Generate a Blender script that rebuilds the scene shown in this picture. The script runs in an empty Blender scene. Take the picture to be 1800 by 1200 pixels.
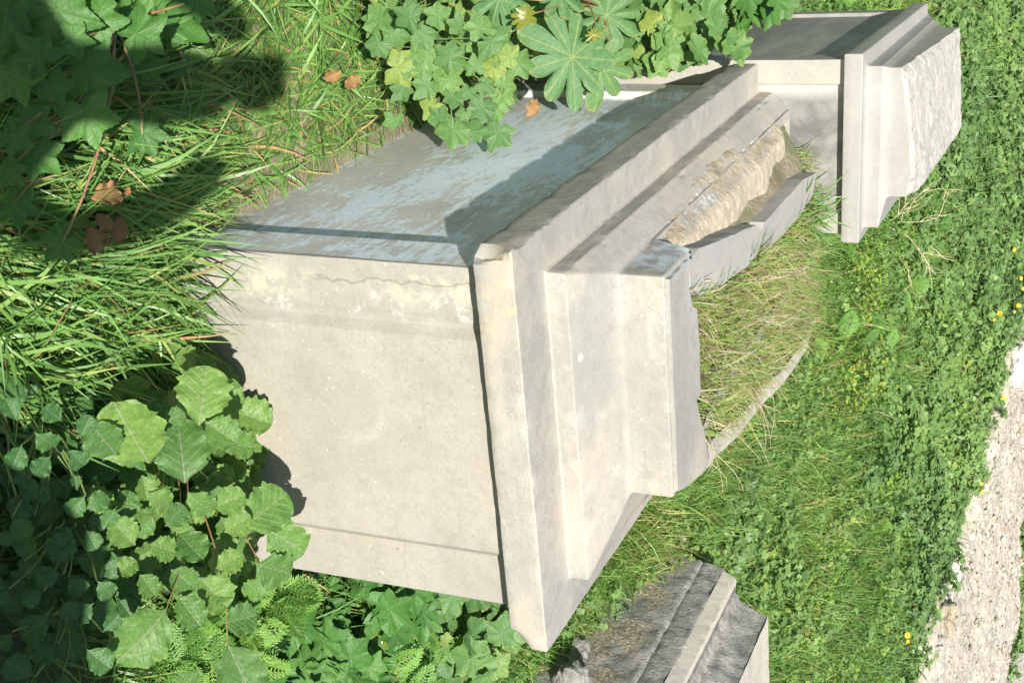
import bpy, math, random
import numpy as np
from mathutils import Vector, Matrix

# ------------------------------------------------------------------ camera, sky, sun
SC = bpy.context.scene
COL = SC.collection
CAM = np.array([-0.7595, -1.9990, 1.0320])
RIGHT = np.array([0.9232538, -0.37497212, 0.08365607])     # level "right" of the tilted camera
UPV = np.array([0.08583308, 0.41355986, 0.90642205])
FWD = np.array([0.37447979, 0.82967714, -0.41400572])
cam_d = bpy.data.cameras.new("camera")
cam_d.sensor_width = 36.0
cam_d.lens = 36.0 * 2224.92 / 1800.0
cam_d.clip_start = 0.02
cam_d.clip_end = 500.0
cam = bpy.data.objects.new("camera", cam_d)
COL.objects.link(cam)
# the camera is turned on its side: world up runs to the right of the picture
M = Matrix.Identity(4)
for i in range(3):
    M[i][0] = UPV[i]; M[i][1] = -RIGHT[i]; M[i][2] = -FWD[i]; M[i][3] = CAM[i]
cam.matrix_world = M
SC.camera = cam

SUN_TO = Vector((-0.208, -1.0, 0.74)).normalized()
world = bpy.data.worlds.new("World"); SC.world = world
world.use_nodes = True
wn = world.node_tree.nodes; wl = world.node_tree.links
bg = wn["Background"]
sky = wn.new("ShaderNodeTexSky"); sky.sky_type = 'NISHITA'; sky.sun_disc = False
sky.sun_elevation = math.asin(SUN_TO.z)
sky.sun_rotation = math.atan2(SUN_TO.x, SUN_TO.y)
sky.air_density = 1.2; sky.ozone_density = 1.5
wl.new(sky.outputs[0], bg.inputs[0]); bg.inputs[1].default_value = 0.066
sun_d = bpy.data.lights.new("sun", 'SUN'); sun_d.energy = 5.0; sun_d.angle = math.radians(0.55)
sun_d.color = (1.0, 0.955, 0.87)
sun = bpy.data.objects.new("sun", sun_d); COL.objects.link(sun)
sun.rotation_euler = SUN_TO.to_track_quat('Z', 'Y').to_euler()
SC.view_settings.view_transform = 'Standard'
SC.view_settings.look = 'None'
SC.view_settings.exposure = 0.56
SC.view_settings.gamma = 1.0
SC.cycles.max_bounces = 6
SC.cycles.transmission_bounces = 3
SC.cycles.sample_clamp_indirect = 4.0

# ------------------------------------------------------------------ helpers
rng = np.random.default_rng(7)
random.seed(7)

def hsh(i, j, k, s):
    n = (i * 374761393 + j * 668265263 + k * 2147483647 + s * 974634777) & 0xffffffff
    n = ((n ^ (n >> 13)) * 1274126177) & 0xffffffff
    n = n ^ (n >> 16)
    return (n & 0xffff) / 65535.0

def vnoise(P, scale, seed=0):
    """value noise in -1..1 for an (n,3) array"""
    Q = np.asarray(P, float) * scale + 100.0
    I = np.floor(Q).astype(np.int64); F = Q - I; F = F * F * (3 - 2 * F)
    r = np.zeros(len(Q))
    for a in (0, 1):
        for b in (0, 1):
            for c in (0, 1):
                w = (F[:, 0] if a else 1 - F[:, 0]) * (F[:, 1] if b else 1 - F[:, 1]) * (F[:, 2] if c else 1 - F[:, 2])
                r += w * hsh(I[:, 0] + a, I[:, 1] + b, I[:, 2] + c, seed)
    return r * 2 - 1

def fbm(P, scale, seed=0, octs=3):
    r = 0; a = 1.0; t = 0
    for o in range(octs):
        r = r + a * vnoise(P, scale * 2 ** o, seed + o); t += a; a *= 0.5
    return r / t

def props(o, label=None, cat=None, group=None, kind=None):
    if label: o['label'] = label
    if cat: o['category'] = cat
    if group: o['group'] = group
    if kind: o['kind'] = kind
    return o

def empty(name, loc, label, cat, group=None):
    o = bpy.data.objects.new(name, None); COL.objects.link(o)
    o.location = loc; o.empty_display_size = 0.1
    return props(o, label, cat, group)

def make_mesh(name, V, faces, mat=None, smooth=False, attrs=None, uv=None):
    """faces: list of tuples or (n,k) array"""
    me = bpy.data.meshes.new(name)
    V = np.asarray(V, np.float32)
    if isinstance(faces, np.ndarray):
        n, k = faces.shape
        me.vertices.add(len(V)); me.vertices.foreach_set('co', V.ravel())
        me.loops.add(n * k); me.loops.foreach_set('vertex_index', faces.astype(np.int32).ravel())
        me.polygons.add(n)
        me.polygons.foreach_set('loop_start', np.arange(0, n * k, k, dtype=np.int32))
        me.polygons.foreach_set('loop_total', np.full(n, k, np.int32))
        me.update(calc_edges=True)
    else:
        me.from_pydata(V.tolist(), [], faces); me.update()
    if attrs:
        for an, dat in attrs.items():
            at = me.attributes.new(an, 'FLOAT', 'POINT')
            at.data.foreach_set('value', np.asarray(dat, np.float32))
    if uv is not None:
        ul = me.uv_layers.new(name='UVMap')
        li = np.zeros(len(me.loops), np.int32); me.loops.foreach_get('vertex_index', li)
        ul.data.foreach_set('uv', np.asarray(uv, np.float32)[li].ravel())
    if smooth:
        me.polygons.foreach_set('use_smooth', np.ones(len(me.polygons), bool))
    if mat: me.materials.append(mat)
    me.validate()
    return me

def link(name, me, parent=None, loc=(0, 0, 0)):
    o = bpy.data.objects.new(name, me); COL.objects.link(o)
    o.location = loc
    if parent is not None: o.parent = parent
    return o

def sharpen(me, deg=28):
    bm_fn = getattr(me, 'set_sharp_from_angle', None)
    if bm_fn: bm_fn(angle=math.radians(deg))

# terrain: level round the pedestals, rising to a bank behind them
FH = np.array([0.41139, 0.91146])
LAT = np.array([RIGHT[0], RIGHT[1]]); LAT /= np.linalg.norm(LAT)
def ground_z(x, y, bumps=True):
    x = np.asarray(x, float); y = np.asarray(y, float)
    s = (x - CAM[0]) * FH[0] + (y - CAM[1]) * FH[1]
    t = np.maximum(0, s - 3.2)
    z = -.78 + .25 * (t - .6 * (1 - np.exp(-t / .6)))
    far = np.maximum(0, s - 14)
    z = z - .25 * (far - 2.5 * (1 - np.exp(-far / 2.5)))
    z = z + .04 * np.exp(-((x + .15) / .16) ** 2 - ((y - .55) / .45) ** 2)
    if bumps:
        P = np.stack([x.ravel(), y.ravel(), np.zeros(x.size)], 1)
        z = z + .05 * fbm(P, 1.1, 3).reshape(x.shape) * np.clip(t + .25, 0, 1)
    return z

# ------------------------------------------------------------------ materials
def new_mat(name):
    m = bpy.data.materials.new(name); m.use_nodes = True
    nt = m.node_tree
    return m, nt, nt.nodes['Principled BSDF'], nt.nodes['Material Output']

class NT:
    """small wrapper to write node graphs tersely"""
    def __init__(s, nt): s.nt = nt; s.n = nt.nodes; s.l = nt.links
    def _in(s, node, key, v):
        if v is None: return
        if isinstance(v, bpy.types.NodeSocket): s.l.new(v, node.inputs[key])
        else: node.inputs[key].default_value = v
    def math(s, op, a, b=None, c=None, clamp=False):
        n = s.n.new('ShaderNodeMath'); n.operation = op; n.use_clamp = clamp
        s._in(n, 0, a); s._in(n, 1, b); s._in(n, 2, c); return n.outputs[0]
    def coord(s, what='Object'): return s.n.new('ShaderNodeTexCoord').outputs[what]
    def mapping(s, v, scale=(1, 1, 1), loc=(0, 0, 0), rot=(0, 0, 0)):
        n = s.n.new('ShaderNodeMapping'); s.l.new(v, n.inputs[0])
        n.inputs['Location'].default_value = loc; n.inputs['Scale'].default_value = scale
        n.inputs['Rotation'].default_value = rot; return n.outputs[0]
    def noise(s, v, scale, detail=6, rough=.6, dist=0, out=0):
        n = s.n.new('ShaderNodeTexNoise'); s.l.new(v, n.inputs['Vector'])
        n.inputs['Scale'].default_value = scale; n.inputs['Detail'].default_value = detail
        n.inputs['Roughness'].default_value = rough; n.inputs['Distortion'].default_value = dist
        return n.outputs[out]
    def voro(s, v, scale, feature='F1', out='Distance', rnd=1.0):
        n = s.n.new('ShaderNodeTexVoronoi'); n.feature = feature; s.l.new(v, n.inputs['Vector'])
        n.inputs['Scale'].default_value = scale; n.inputs['Randomness'].default_value = rnd
        return n.outputs[out]
    def ramp(s, v, stops, interp='LINEAR'):
        n = s.n.new('ShaderNodeValToRGB'); s.l.new(v, n.inputs[0]); n.color_ramp.interpolation = interp
        e = n.color_ramp.elements
        while len(e) < len(stops): e.new(.5)
        for el, (p, c) in zip(e, stops):
            el.position = p
            el.color = (c, c, c, 1) if not isinstance(c, (tuple, list)) else (*c, 1)
        return n.outputs[0]
    def mix(s, f, a, b, mode='MIX'):
        n = s.n.new('ShaderNodeMix'); n.data_type = 'RGBA'; n.blend_type = mode
        s._in(n, 0, f)
        for key, v in ((6, a), (7, b)):
            if isinstance(v, bpy.types.NodeSocket): s.l.new(v, n.inputs[key])
            else: n.inputs[key].default_value = (*v, 1)
        return n.outputs[2]
    def sep(s, v):
        n = s.n.new('ShaderNodeSeparateXYZ'); s.l.new(v, n.inputs[0]); return n.outputs
    def attr(s, name):
        n = s.n.new('ShaderNodeAttribute'); n.attribute_name = name; return n.outputs['Fac']
    def bump(s, h, strength, dist=.002, normal=None):
        n = s.n.new('ShaderNodeBump'); s.l.new(h, n.inputs['Height'])
        n.inputs['Strength'].default_value = strength; n.inputs['Distance'].default_value = dist
        if normal: s.l.new(normal, n.inputs['Normal'])
        return n.outputs[0]
    def rangebox(s, c, lo, hi, soft):
        """1 inside lo..hi with soft edges"""
        a = s.math('SMOOTHSTEP', c, lo - soft, lo + soft) if False else s.maprange(c, lo - soft, lo + soft)
        b = s.maprange(c, hi + soft, hi - soft)
        return s.math('MULTIPLY', a, b)
    def maprange(s, c, a, b, to0=0, to1=1):
        n = s.n.new('ShaderNodeMapRange'); n.interpolation_type = 'SMOOTHSTEP'
        s.l.new(c, n.inputs[0]); n.inputs[1].default_value = a; n.inputs[2].default_value = b
        n.inputs[3].default_value = to0; n.inputs[4].default_value = to1
        return n.outputs[0]

def concrete(name, light, dark, warm=None, grain=1.0, mottling=(.35, .65), scale=3.0, speck=.5, extra=None, bump=1.0, streak=0.0):
    m, nt, bs, out = new_mat(name); g = NT(nt)
    P = g.coord()
    big = g.noise(P, scale, 5, .6, .4)
    f = g.ramp(big, [(mottling[0], 0.), (mottling[1], 1.)])
    col = g.mix(f, dark, light)
    if warm:
        w = g.ramp(g.noise(g.mapping(P, loc=(3, 7, 1)), scale * .8, 3, .5), [(.42, 0.), (.66, 1.)])
        col = g.mix(g.math('MULTIPLY', w, .7), col, warm)
    if streak > 0:
        st = g.noise(g.mapping(P, (60, 60, 3)), 1.0, 3, .5)
        col = g.mix(g.ramp(st, [(.35, streak), (.6, 0.)]), col, tuple(.6 * c for c in dark))
    fine = g.noise(P, 160, 4, .75)
    col = g.mix(g.ramp(fine, [(.34, .55 * grain), (.52, 0.)]), col, tuple(.62 * c for c in dark))
    mid = g.noise(g.mapping(P, loc=(9, 2, 4)), 28, 5, .7)
    col = g.mix(g.ramp(mid, [(.36, .5 * grain), (.55, 0.)]), col, tuple(.75 * c for c in dark))
    if speck:
        sd = g.voro(P, 42); sm = g.noise(g.mapping(P, loc=(5, 5, 5)), 9, 2, .5)
        sp = g.math('MULTIPLY', g.ramp(sd, [(.07, 1.), (.12, 0.)]), g.ramp(sm, [(.42, 0.), (.56, 1.)]))
        blot = g.noise(g.mapping(P, loc=(2, 9, 6)), 7, 6, .68, .8)
        col = g.mix(g.ramp(blot, [(.36, .4 * grain), (.46, 0.)]), col, tuple(.72 * c for c in dark))
        col = g.mix(g.ramp(blot, [(.58, 0.), (.68, .35)]), col, tuple(min(.85, 1.22 * c) for c in light))
        col = g.mix(g.math('MULTIPLY', sp, speck), col, (.80, .80, .76))
        pd = g.voro(g.mapping(P, loc=(1.3, .7, .2)), 34)
        pit = g.math('MULTIPLY', g.ramp(pd, [(.045, 1.), (.085, 0.)]), g.ramp(sm, [(.45, 1.), (.56, 0.)]))
        col = g.mix(g.math('MULTIPLY', pit, .6), col, (.12, .11, .09))
    if extra: col = extra(g, P, col)
    nt.links.new(col, bs.inputs['Base Color'])
    bs.inputs['Roughness'].default_value = .92
    bs.inputs['Specular IOR Level'].default_value = .2
    h = g.math('ADD', g.math('MULTIPLY', fine, .5), g.math('MULTIPLY', mid, 1.2))
    b1 = g.bump(h, .55 * bump, .005)
    b2 = g.bump(g.voro(P, 65), .12 * bump, .002, b1)
    nt.links.new(b2, bs.inputs['Normal'])
    return m

def extra_front(g, P, col):
    x, y, z = g.sep(P)
    front = g.maprange(y, .03, .015)
    # pale yellow plaster and white flakes on the left pilaster
    n = g.noise(P, 14, 6, .7)
    band = g.math('MULTIPLY', g.rangebox(x, .02, .085, .02), front)
    zz = g.rangebox(z, -.62, .02, .12)
    yel = g.math('MULTIPLY', g.math('MULTIPLY', band, zz), g.ramp(n, [(.44, 0.), (.52, 1.)]))
    yel = g.math('MULTIPLY', yel, g.ramp(g.noise(g.mapping(P, loc=(8, 8, 8)), 5, 3, .5), [(.4, .2), (.6, 1.)]))
    col = g.mix(g.math('MULTIPLY', yel, .6), col, (.58, .545, .42))
    n2 = g.noise(g.mapping(P, loc=(4, 1, 3)), 22, 6, .7)
    wb = g.math('MULTIPLY', g.rangebox(x, .055, .115, .015), front)
    wh = g.math('MULTIPLY', wb, g.ramp(n2, [(.56, 0.), (.62, 1.)]))
    col = g.mix(g.math('MULTIPLY', wh, .6), col, (.62, .62, .62))
    # olive lichen dots
    v = g.voro(g.mapping(P, loc=(.3, .3, .9)), 110)
    msk = g.math('MULTIPLY', g.rangebox(x, .12, .27, .07), g.rangebox(z, -.62, -.02, .08))
    nn = g.noise(g.mapping(P, loc=(2, 1, 3)), 13, 4, .6)
    lich = g.math('MULTIPLY', g.math('MULTIPLY', g.ramp(v, [(.16, 1.), (.30, 0.)]), g.ramp(nn, [(.47, 0.), (.60, 1.)])), g.math('MULTIPLY', msk, front))
    col = g.mix(g.math('MULTIPLY', lich, .75), col, (.28, .29, .11))
    # a hairline crack down the left pilaster
    wob = g.math('MULTIPLY', g.math('SUBTRACT', g.noise(P, 9, 4, .6), .5), .09)
    d = g.math('ABSOLUTE', g.math('ADD', g.math('SUBTRACT', x, .035), wob))
    cr = g.math('MULTIPLY', g.ramp(d, [(.0003, 1.), (.0011, 0.)]), g.math('MULTIPLY', front, g.rangebox(z, -.4, 0, .06)))
    col = g.mix(g.math('MULTIPLY', cr, .6), col, (.18, .15, .10))
    for (x0, za, zb) in ((.345, -.16, .0), (.70, -.3, .0)):
        d2 = g.math('ABSOLUTE', g.math('ADD', g.math('SUBTRACT', z, -.17 if x0 < .5 else -.27), g.math('MULTIPLY', wob, .25)))
        cr2 = g.math('MULTIPLY', g.ramp(d2, [(.0004, 1.), (.0013, 0.)]), g.math('MULTIPLY', front, g.rangebox(x, x0 - .12, x0 + .05, .05)))
        col = g.mix(g.math('MULTIPLY', cr2, .35), col, (.3, .26, .2))
    # light blue wash scuffed on the left-hand side
    side = g.math('MULTIPLY', g.maprange(y, .004, .012), g.maprange(x, .07, .05))
    s1 = g.noise(g.mapping(P, (1, 11, 40)), 1.0, 9, .78, .2)
    s2 = g.noise(g.mapping(P, (1, 1.6, 3.6), (0, 2.2, .1)), 1.0, 3, .55)
    sc = g.math('ADD', g.math('MULTIPLY', s1, 1.0), g.math('MULTIPLY', g.math('SUBTRACT', s2, .5), .9))
    s3 = g.noise(g.mapping(P, (1, 60, 130)), 1.0, 4, .7)
    sc = g.math('ADD', sc, g.math('MULTIPLY', g.math('SUBTRACT', s3, .5), .35))
    sf = g.math('MULTIPLY', g.ramp(sc, [(.475, 0.), (.545, 1.)]), side)
    col = g.mix(g.math('MULTIPLY', side, .7), col, g.ramp(g.noise(g.mapping(P, (1, 2, 7), (0, 1, 4)), 1.0, 6, .65), [(.35, (.60, .59, .55)), (.65, (.82, .79, .72))]))  # side's base colour lightened to make up for the weak grazing sun
    col = g.mix(g.math('MULTIPLY', sf, .85), col, (.80, .90, .99))
    return col

def extra_cap(g, P, col):
    x, y, z = g.sep(P)
    left = g.maprange(x, -.055, -.0598)
    # dark mottling on the upright faces turned to the side
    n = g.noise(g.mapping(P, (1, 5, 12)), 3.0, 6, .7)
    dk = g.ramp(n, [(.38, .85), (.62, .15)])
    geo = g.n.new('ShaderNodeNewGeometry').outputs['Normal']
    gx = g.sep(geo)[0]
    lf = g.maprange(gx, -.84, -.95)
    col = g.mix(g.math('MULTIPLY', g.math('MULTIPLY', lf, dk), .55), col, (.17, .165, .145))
    # yellow lichen near the chipped corner
    nn = g.noise(P, 30, 4, .6)
    ym = g.math('MULTIPLY', g.rangebox(x, -.06, .12, .05), g.maprange(y, -.045, -.055))
    col = g.mix(g.math('MULTIPLY', g.math('MULTIPLY', ym, g.ramp(nn, [(.55, 0.), (.63, 1.)])), .6), col, (.6, .5, .24))
    # long soft stains along the front mouldings
    st = g.noise(g.mapping(P, (2.5, 2.5, 34)), 1.0, 6, .6)
    fr = g.maprange(g.sep(geo)[1], .2, -.3)
    col = g.mix(g.math('MULTIPLY', g.ramp(st, [(.40, .45), (.60, 0.)]), 1.0), col, (.33, .32, .29))
    # pale blue wash left on the upper band, and a small white spall
    bl = g.math('MULTIPLY', lf, g.math('MULTIPLY', g.rangebox(y, .25, .46, .03), g.rangebox(z, .18, .30, .01)))
    col = g.mix(g.math('MULTIPLY', bl, g.ramp(g.noise(P, 26, 5, .7), [(.42, .1), (.56, .8)])), col, (.66, .75, .82))
    dv = g.n.new('ShaderNodeVectorMath'); dv.operation = 'DISTANCE'; g.l.new(g.mapping(P, (1, 1, 1)), dv.inputs[0]); dv.inputs[1].default_value = (.206, .095, .131)
    col = g.mix(g.ramp(g.math('ADD', dv.outputs['Value'], g.math('MULTIPLY', n, .006)), [(.010, .9), (.012, 0.)]), col, (.75, .74, .70))
    peach = g.noise(g.mapping(P, (4, 4, 12), (4, 4, 1)), 1.0, 4, .6)
    col = g.mix(g.ramp(peach, [(.5, 0.), (.68, .4)]), col, (.62, .53, .40))
    return col

M_SHAFT = concrete('weathered_concrete_shaft', (.435, .415, .365), (.37, .352, .305), (.44, .395, .325), .55, extra=extra_front, bump=.5)
M_CAP = concrete('weathered_concrete_cap', (.455, .44, .405), (.37, .36, .325), (.47, .425, .36), .8, extra=extra_cap, bump=.7)
M_CAP2 = concrete('clean_concrete_cap', (.43, .42, .395), (.37, .36, .335), None, .35, bump=.4, speck=.2)
def extra_s2(g, P, col):
    x, y, z = g.sep(P)
    f = g.math('MULTIPLY', g.rangebox(x, .074, .45, .004), g.maprange(y, .05, .03))
    n = g.noise(g.mapping(P, (1, 1, 1), (3, 1, 2)), 7, 5, .6, .5)
    c2 = g.ramp(n, [(.40, (.17, .17, .16)), (.53, (.28, .28, .26)), (.70, (.46, .45, .40))])
    top = g.ramp(g.math('ADD', x, g.math('MULTIPLY', n, .12)), [(.14, 1.), (.18, 0.)])
    c2 = g.mix(g.math('MULTIPLY', top, .8), c2, (.55, .54, .50))
    col = g.mix(f, col, c2)
    side = g.maprange(x, .03, .01)
    s = g.noise(g.mapping(P, (1, 3, 20)), 1.0, 5, .6)
    sd = g.math('MULTIPLY', side, g.maprange(y, .004, .01))
    col = g.mix(g.math('MULTIPLY', sd, g.ramp(s, [(.4, .8), (.6, .3)])), col, (.26, .26, .25))
    return col
M_SHAFT2 = concrete('grey_concrete_shaft', (.46, .445, .40), (.40, .385, .34), None, .5, extra=extra_s2, bump=.5, speck=.3)

def pebbly(name, c1, c2, c3, scale=60, bump=1.0, peb=.5):
    m, nt, bs, out = new_mat(name); g = NT(nt); P = g.coord()
    vc = g.voro(g.mapping(P, loc=(2, 2, 2)), scale, out='Color')
    r = g.sep(vc)[0]
    col = g.ramp(r, [(.0, c1), (.45, c2), (.8, c1), (.93, c3), (1., c3)])
    n = g.noise(P, 22, 6, .75); col = g.mix(g.ramp(n, [(.35, .6), (.5, 0.)]), col, tuple(.5 * c for c in c2))
    n3 = g.noise(P, 4, 4, .6); col = g.mix(g.ramp(n3, [(.45, 0.), (.65, peb)]), col, c3)
    nt.links.new(col, bs.inputs['Base Color']); bs.inputs['Roughness'].default_value = .95
    v = g.voro(P, scale, 'SMOOTH_F1'); n2 = g.noise(P, 90, 5, .7)
    h = g.math('ADD', g.math('MULTIPLY', v, -1.0), g.math('MULTIPLY', n2, .6))
    nt.links.new(g.bump(h, .8 * bump, .008), bs.inputs['Normal'])
    return m
M_PEBBLE = pebbly('broken_aggregate_concrete', (.54, .52, .47), (.44, .42, .37), (.56, .52, .44), 90, .5)
M_RUBBLE = pebbly('pale_rubble', (.52, .485, .43), (.36, .32, .26), (.50, .44, .35), 34, 1.0, .35)
def lime_mat():
    m, nt, bs, out = new_mat('ochre_limestone'); g = NT(nt); P = g.coord()
    n = g.noise(g.mapping(P, (1, .6, 1.6)), 11, 8, .7, .6)
    col = g.ramp(n, [(.34, (.18, .17, .145)), (.43, (.36, .30, .21)), (.50, (.46, .39, .28)), (.56, (.32, .31, .28)), (.66, (.60, .58, .53))])
    nz = g.sep(g.n.new('ShaderNodeNewGeometry').outputs['Normal'])[2]
    top = g.maprange(g.math('ADD', g.sep(P)[0], g.math('MULTIPLY', n, .03)), .118, .132)
    col = g.mix(g.math('MULTIPLY', top, .85), col, g.ramp(g.noise(P, 24, 6, .7), [(.35, (.42, .36, .27)), (.6, (.60, .52, .40))]))
    nt.links.new(col, bs.inputs['Base Color']); bs.inputs['Roughness'].default_value = .95
    h = g.math('ADD', g.math('MULTIPLY', n, 1.5), g.noise(P, 70, 6, .75))
    nt.links.new(g.bump(h, .6, .006), bs.inputs['Normal']); return m
M_LIME = lime_mat()
M_BROKEN = pebbly('broken_grey_concrete', (.36, .35, .32), (.27, .26, .24), (.46, .43, .37), 80, 1.3)
def rough_cement(name):
    m, nt, bs, out = new_mat(name); g = NT(nt); P = g.coord()
    n = g.noise(P, 20, 5, .6)
    col = g.ramp(n, [(.3, (.15, .15, .14)), (.5, (.31, .305, .28)), (.68, (.46, .445, .40))])
    z = g.sep(P)[2]
    wp = g.n.new('ShaderNodeVectorMath'); wp.operation = 'MULTIPLY_ADD'
    nt.links.new(g.noise(P, 30, 5, .7, out=1), wp.inputs[0]); wp.inputs[1].default_value = (.06, .06, .06); nt.links.new(P, wp.inputs[2])
    v = g.voro(wp.outputs[0], 52, 'DISTANCE_TO_EDGE'); nz = g.noise(P, 9, 4, .6)
    br = g.math('MULTIPLY', g.ramp(nz, [(.46, 0.), (.54, 1.)]), g.maprange(z, -.30, -.38))
    cc = g.mix(g.ramp(v, [(.02, 0.), (.10, 1.)]), (.10, .09, .07), (.50, .44, .32))
    col = g.mix(br, col, cc)
    nt.links.new(col, bs.inputs['Base Color']); bs.inputs['Roughness'].default_value = .95
    h = g.math('ADD', g.math('MULTIPLY', n, 1.2), g.math('MULTIPLY', g.noise(P, 75, 5, .75), 1.6))
    h = g.math('ADD', h, g.math('MULTIPLY', g.ramp(g.voro(P, 48), [(.1, 0.), (.3, 1.)]), .7))
    h = g.math('ADD', h, g.math('MULTIPLY', g.math('MULTIPLY', br, g.ramp(v, [(0., 0.), (.1, 1.)])), .8))
    nt.links.new(g.bump(h, .7, .005), bs.inputs['Normal']); return m
M_ROUGH = rough_cement('rough_cement_render')
M_PALE = concrete('pale_concrete', (.62, .585, .51), (.48, .45, .39), (.62, .57, .46), .8, speck=.6)

def soil_mat():
    m, nt, bs, out = new_mat('soil'); g = NT(nt); P = g.coord()
    n = g.noise(P, 5, 8, .7); n2 = g.noise(P, 60, 6, .75)
    col = g.ramp(n, [(.3, (.17, .145, .09)), (.5, (.30, .26, .18)), (.7, (.48, .42, .31))])
    col = g.mix(g.ramp(g.noise(g.mapping(P, loc=(3, 3, 3)), 11, 5, .6), [(.5, 0.), (.6, .6)]), col, (.17, .22, .08))
    col = g.mix(g.ramp(n2, [(.3, .6), (.5, 0.)]), col, (.06, .05, .03))
    x_, y_, z_ = g.sep(P)
    gm = g.math('MAXIMUM', g.maprange(y_, 1.2, 1.6), g.maprange(x_, .75, .85))
    gm = g.math('MAXIMUM', gm, g.maprange(y_, .05, -.1))
    gm = g.math('MULTIPLY', gm, g.math('SUBTRACT', 1.0, g.math('MULTIPLY', g.maprange(z_, .10, .13), g.maprange(y_, 1.8, 1.7))))
    col = g.mix(g.math('MULTIPLY', gm, .9), col, g.ramp(n2, [(.3, (.03, .06, .015)), (.7, (.09, .16, .04))]))
    nt.links.new(col, bs.inputs['Base Color']); bs.inputs['Roughness'].default_value = 1
    nt.links.new(g.bump(g.math('ADD', n2, g.math('MULTIPLY', g.voro(P, 90), .5)), .8, .01), bs.inputs['Normal']); return m
M_SOIL = soil_mat()
def dark_soil():
    m, nt, bs, out = new_mat('humus_soil'); g = NT(nt); P = g.coord()
    n = g.noise(P, 20, 6, .7)
    col = g.ramp(n, [(.35, (.05, .07, .02)), (.65, (.12, .15, .05))])
    nt.links.new(col, bs.inputs['Base Color']); bs.inputs['Roughness'].default_value = 1; return m

def leaf_mat(name, cols, kind='plain', vein=(.35, .45, .16), rough=.42, trans=.28, edge=None, rnd_attr=False, bumpy=.5, spec=.45):
    """cols: ramp stops over a random number; kind: plain | palmate | pinnate (drives the vein pattern in leaf space)"""
    m, nt, bs, out = new_mat(name); g = NT(nt)
    if rnd_attr: r = g.attr('rnd')
    else:
        r = g.n.new('ShaderNodeObjectInfo').outputs['Random']
    col = g.ramp(r, cols)
    P = g.coord()
    nn = g.noise(P, 25 if kind != 'plain' else 6, 4, .6)
    col = g.mix(g.ramp(nn, [(.4, .35), (.65, 0.)]), col, (.03, .09, .015))
    h = None
    if kind != 'plain':
        uv = g.coord('UV'); u, v, _ = g.sep(uv)
        if kind == 'palmate':
            nsec = 6 if 'castor' not in name else 9
            th = g.math('ARCTAN2', u, v)
            sector = math.pi * 2 / nsec
            rr = g.math('SQRT', g.math('ADD', g.math('MULTIPLY', u, u), g.math('MULTIPLY', v, v)))
            fr = g.math('ABSOLUTE', g.math('SUBTRACT', g.math('FRACT', g.math('ADD', g.math('DIVIDE', th, sector), .5)), .5))
            d = g.math('MULTIPLY', g.math('MULTIPLY', fr, rr), sector)
            k = g.math('FRACT', g.math('SUBTRACT', g.math('MULTIPLY', rr, 7.0), g.math('MULTIPLY', fr, 6.0)))
            side = g.ramp(k, [(.0, .5), (.09, 0.), (1., 0.)])
        else:
            d = g.math('ABSOLUTE', u)
            k = g.math('FRACT', g.math('SUBTRACT', g.math('MULTIPLY', v, 7.0), g.math('MULTIPLY', d, 5.5)))
            side = g.ramp(k, [(.0, .7), (.1, 0.), (1., 0.)])
        main = g.ramp(d, [(.008, 1.), (.022, 0.)])
        vn = g.math('MAXIMUM', main, side)
        col = g.mix(g.math('MULTIPLY', vn, .5 if kind == 'pinnate' or 'castor' in name else .3), col, vein)
        qn = g.noise(g.mapping(uv, (6, 9, 1)), 1.0, 4, .6)
        col = g.mix(g.ramp(qn, [(.35, .35), (.6, 0.)]), col, (.04, .12, .02))
        h = g.math('MULTIPLY', vn, -1.0)
    if edge:
        e = g.attr('edge')
        n5 = g.noise(P, 18, 3, .6)
        col = g.mix(g.math('MULTIPLY', g.ramp(e, [(.9, 0.), (.985, 1.)]), g.ramp(n5, [(.52, 0.), (.64, .8)])), col, edge)
        spots = g.math('MULTIPLY', g.ramp(g.noise(g.mapping(P, loc=(7, 3, 2)), 40, 2, .5), [(.70, 0.), (.74, 1.)]), .8)
        col = g.mix(spots, col, (.40, .26, .10))
    nt.links.new(col, bs.inputs['Base Color'])
    bs.inputs['Roughness'].default_value = rough; bs.inputs['Specular IOR Level'].default_value = spec
    if h is not None:
        nb = g.voro(g.mapping(uv, (13, 13, 1)), 1.0, 'SMOOTH_F1')
        hh = g.math('ADD', g.math('MULTIPLY', h, .6), g.math('MULTIPLY', nb, -.9))
        nt.links.new(g.bump(hh, bumpy * .6, .004), bs.inputs['Normal'])
    tr = g.n.new('ShaderNodeBsdfTranslucent')
    tc = g.mix(.5, col, (.22, .42, .03))
    nt.links.new(tc, tr.inputs[0])
    mx = g.n.new('ShaderNodeMixShader'); mx.inputs[0].default_value = trans
    nt.links.new(bs.outputs[0], mx.inputs[1]); nt.links.new(tr.outputs[0], mx.inputs[2]); nt.links.new(mx.outputs[0], out.inputs[0])
    return m
G0 = [(0., (.06, .17, .03)), (.5, (.10, .25, .04)), (1., (.16, .32, .06))]
M_MALLOW = leaf_mat('mallow_leaf', [(0., (0.122, 0.260, 0.088)), (.5, (0.178, 0.352, 0.109)), (.85, (0.250, 0.430, 0.130)), (1., (0.420, 0.494, 0.101))], 'palmate', (.22, .36, .12), .5, .3, (.55, .45, .12))
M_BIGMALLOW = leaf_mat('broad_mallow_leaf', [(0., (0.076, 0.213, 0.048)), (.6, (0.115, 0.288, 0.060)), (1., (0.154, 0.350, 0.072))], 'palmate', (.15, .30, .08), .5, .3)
M_CASTOR = leaf_mat('castor_leaf', [(0., (0.122, 0.286, 0.116)), (1., (0.193, 0.352, 0.116))], 'palmate', (.4, .45, .15), .55, .28, (.62, .38, .12))
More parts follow.
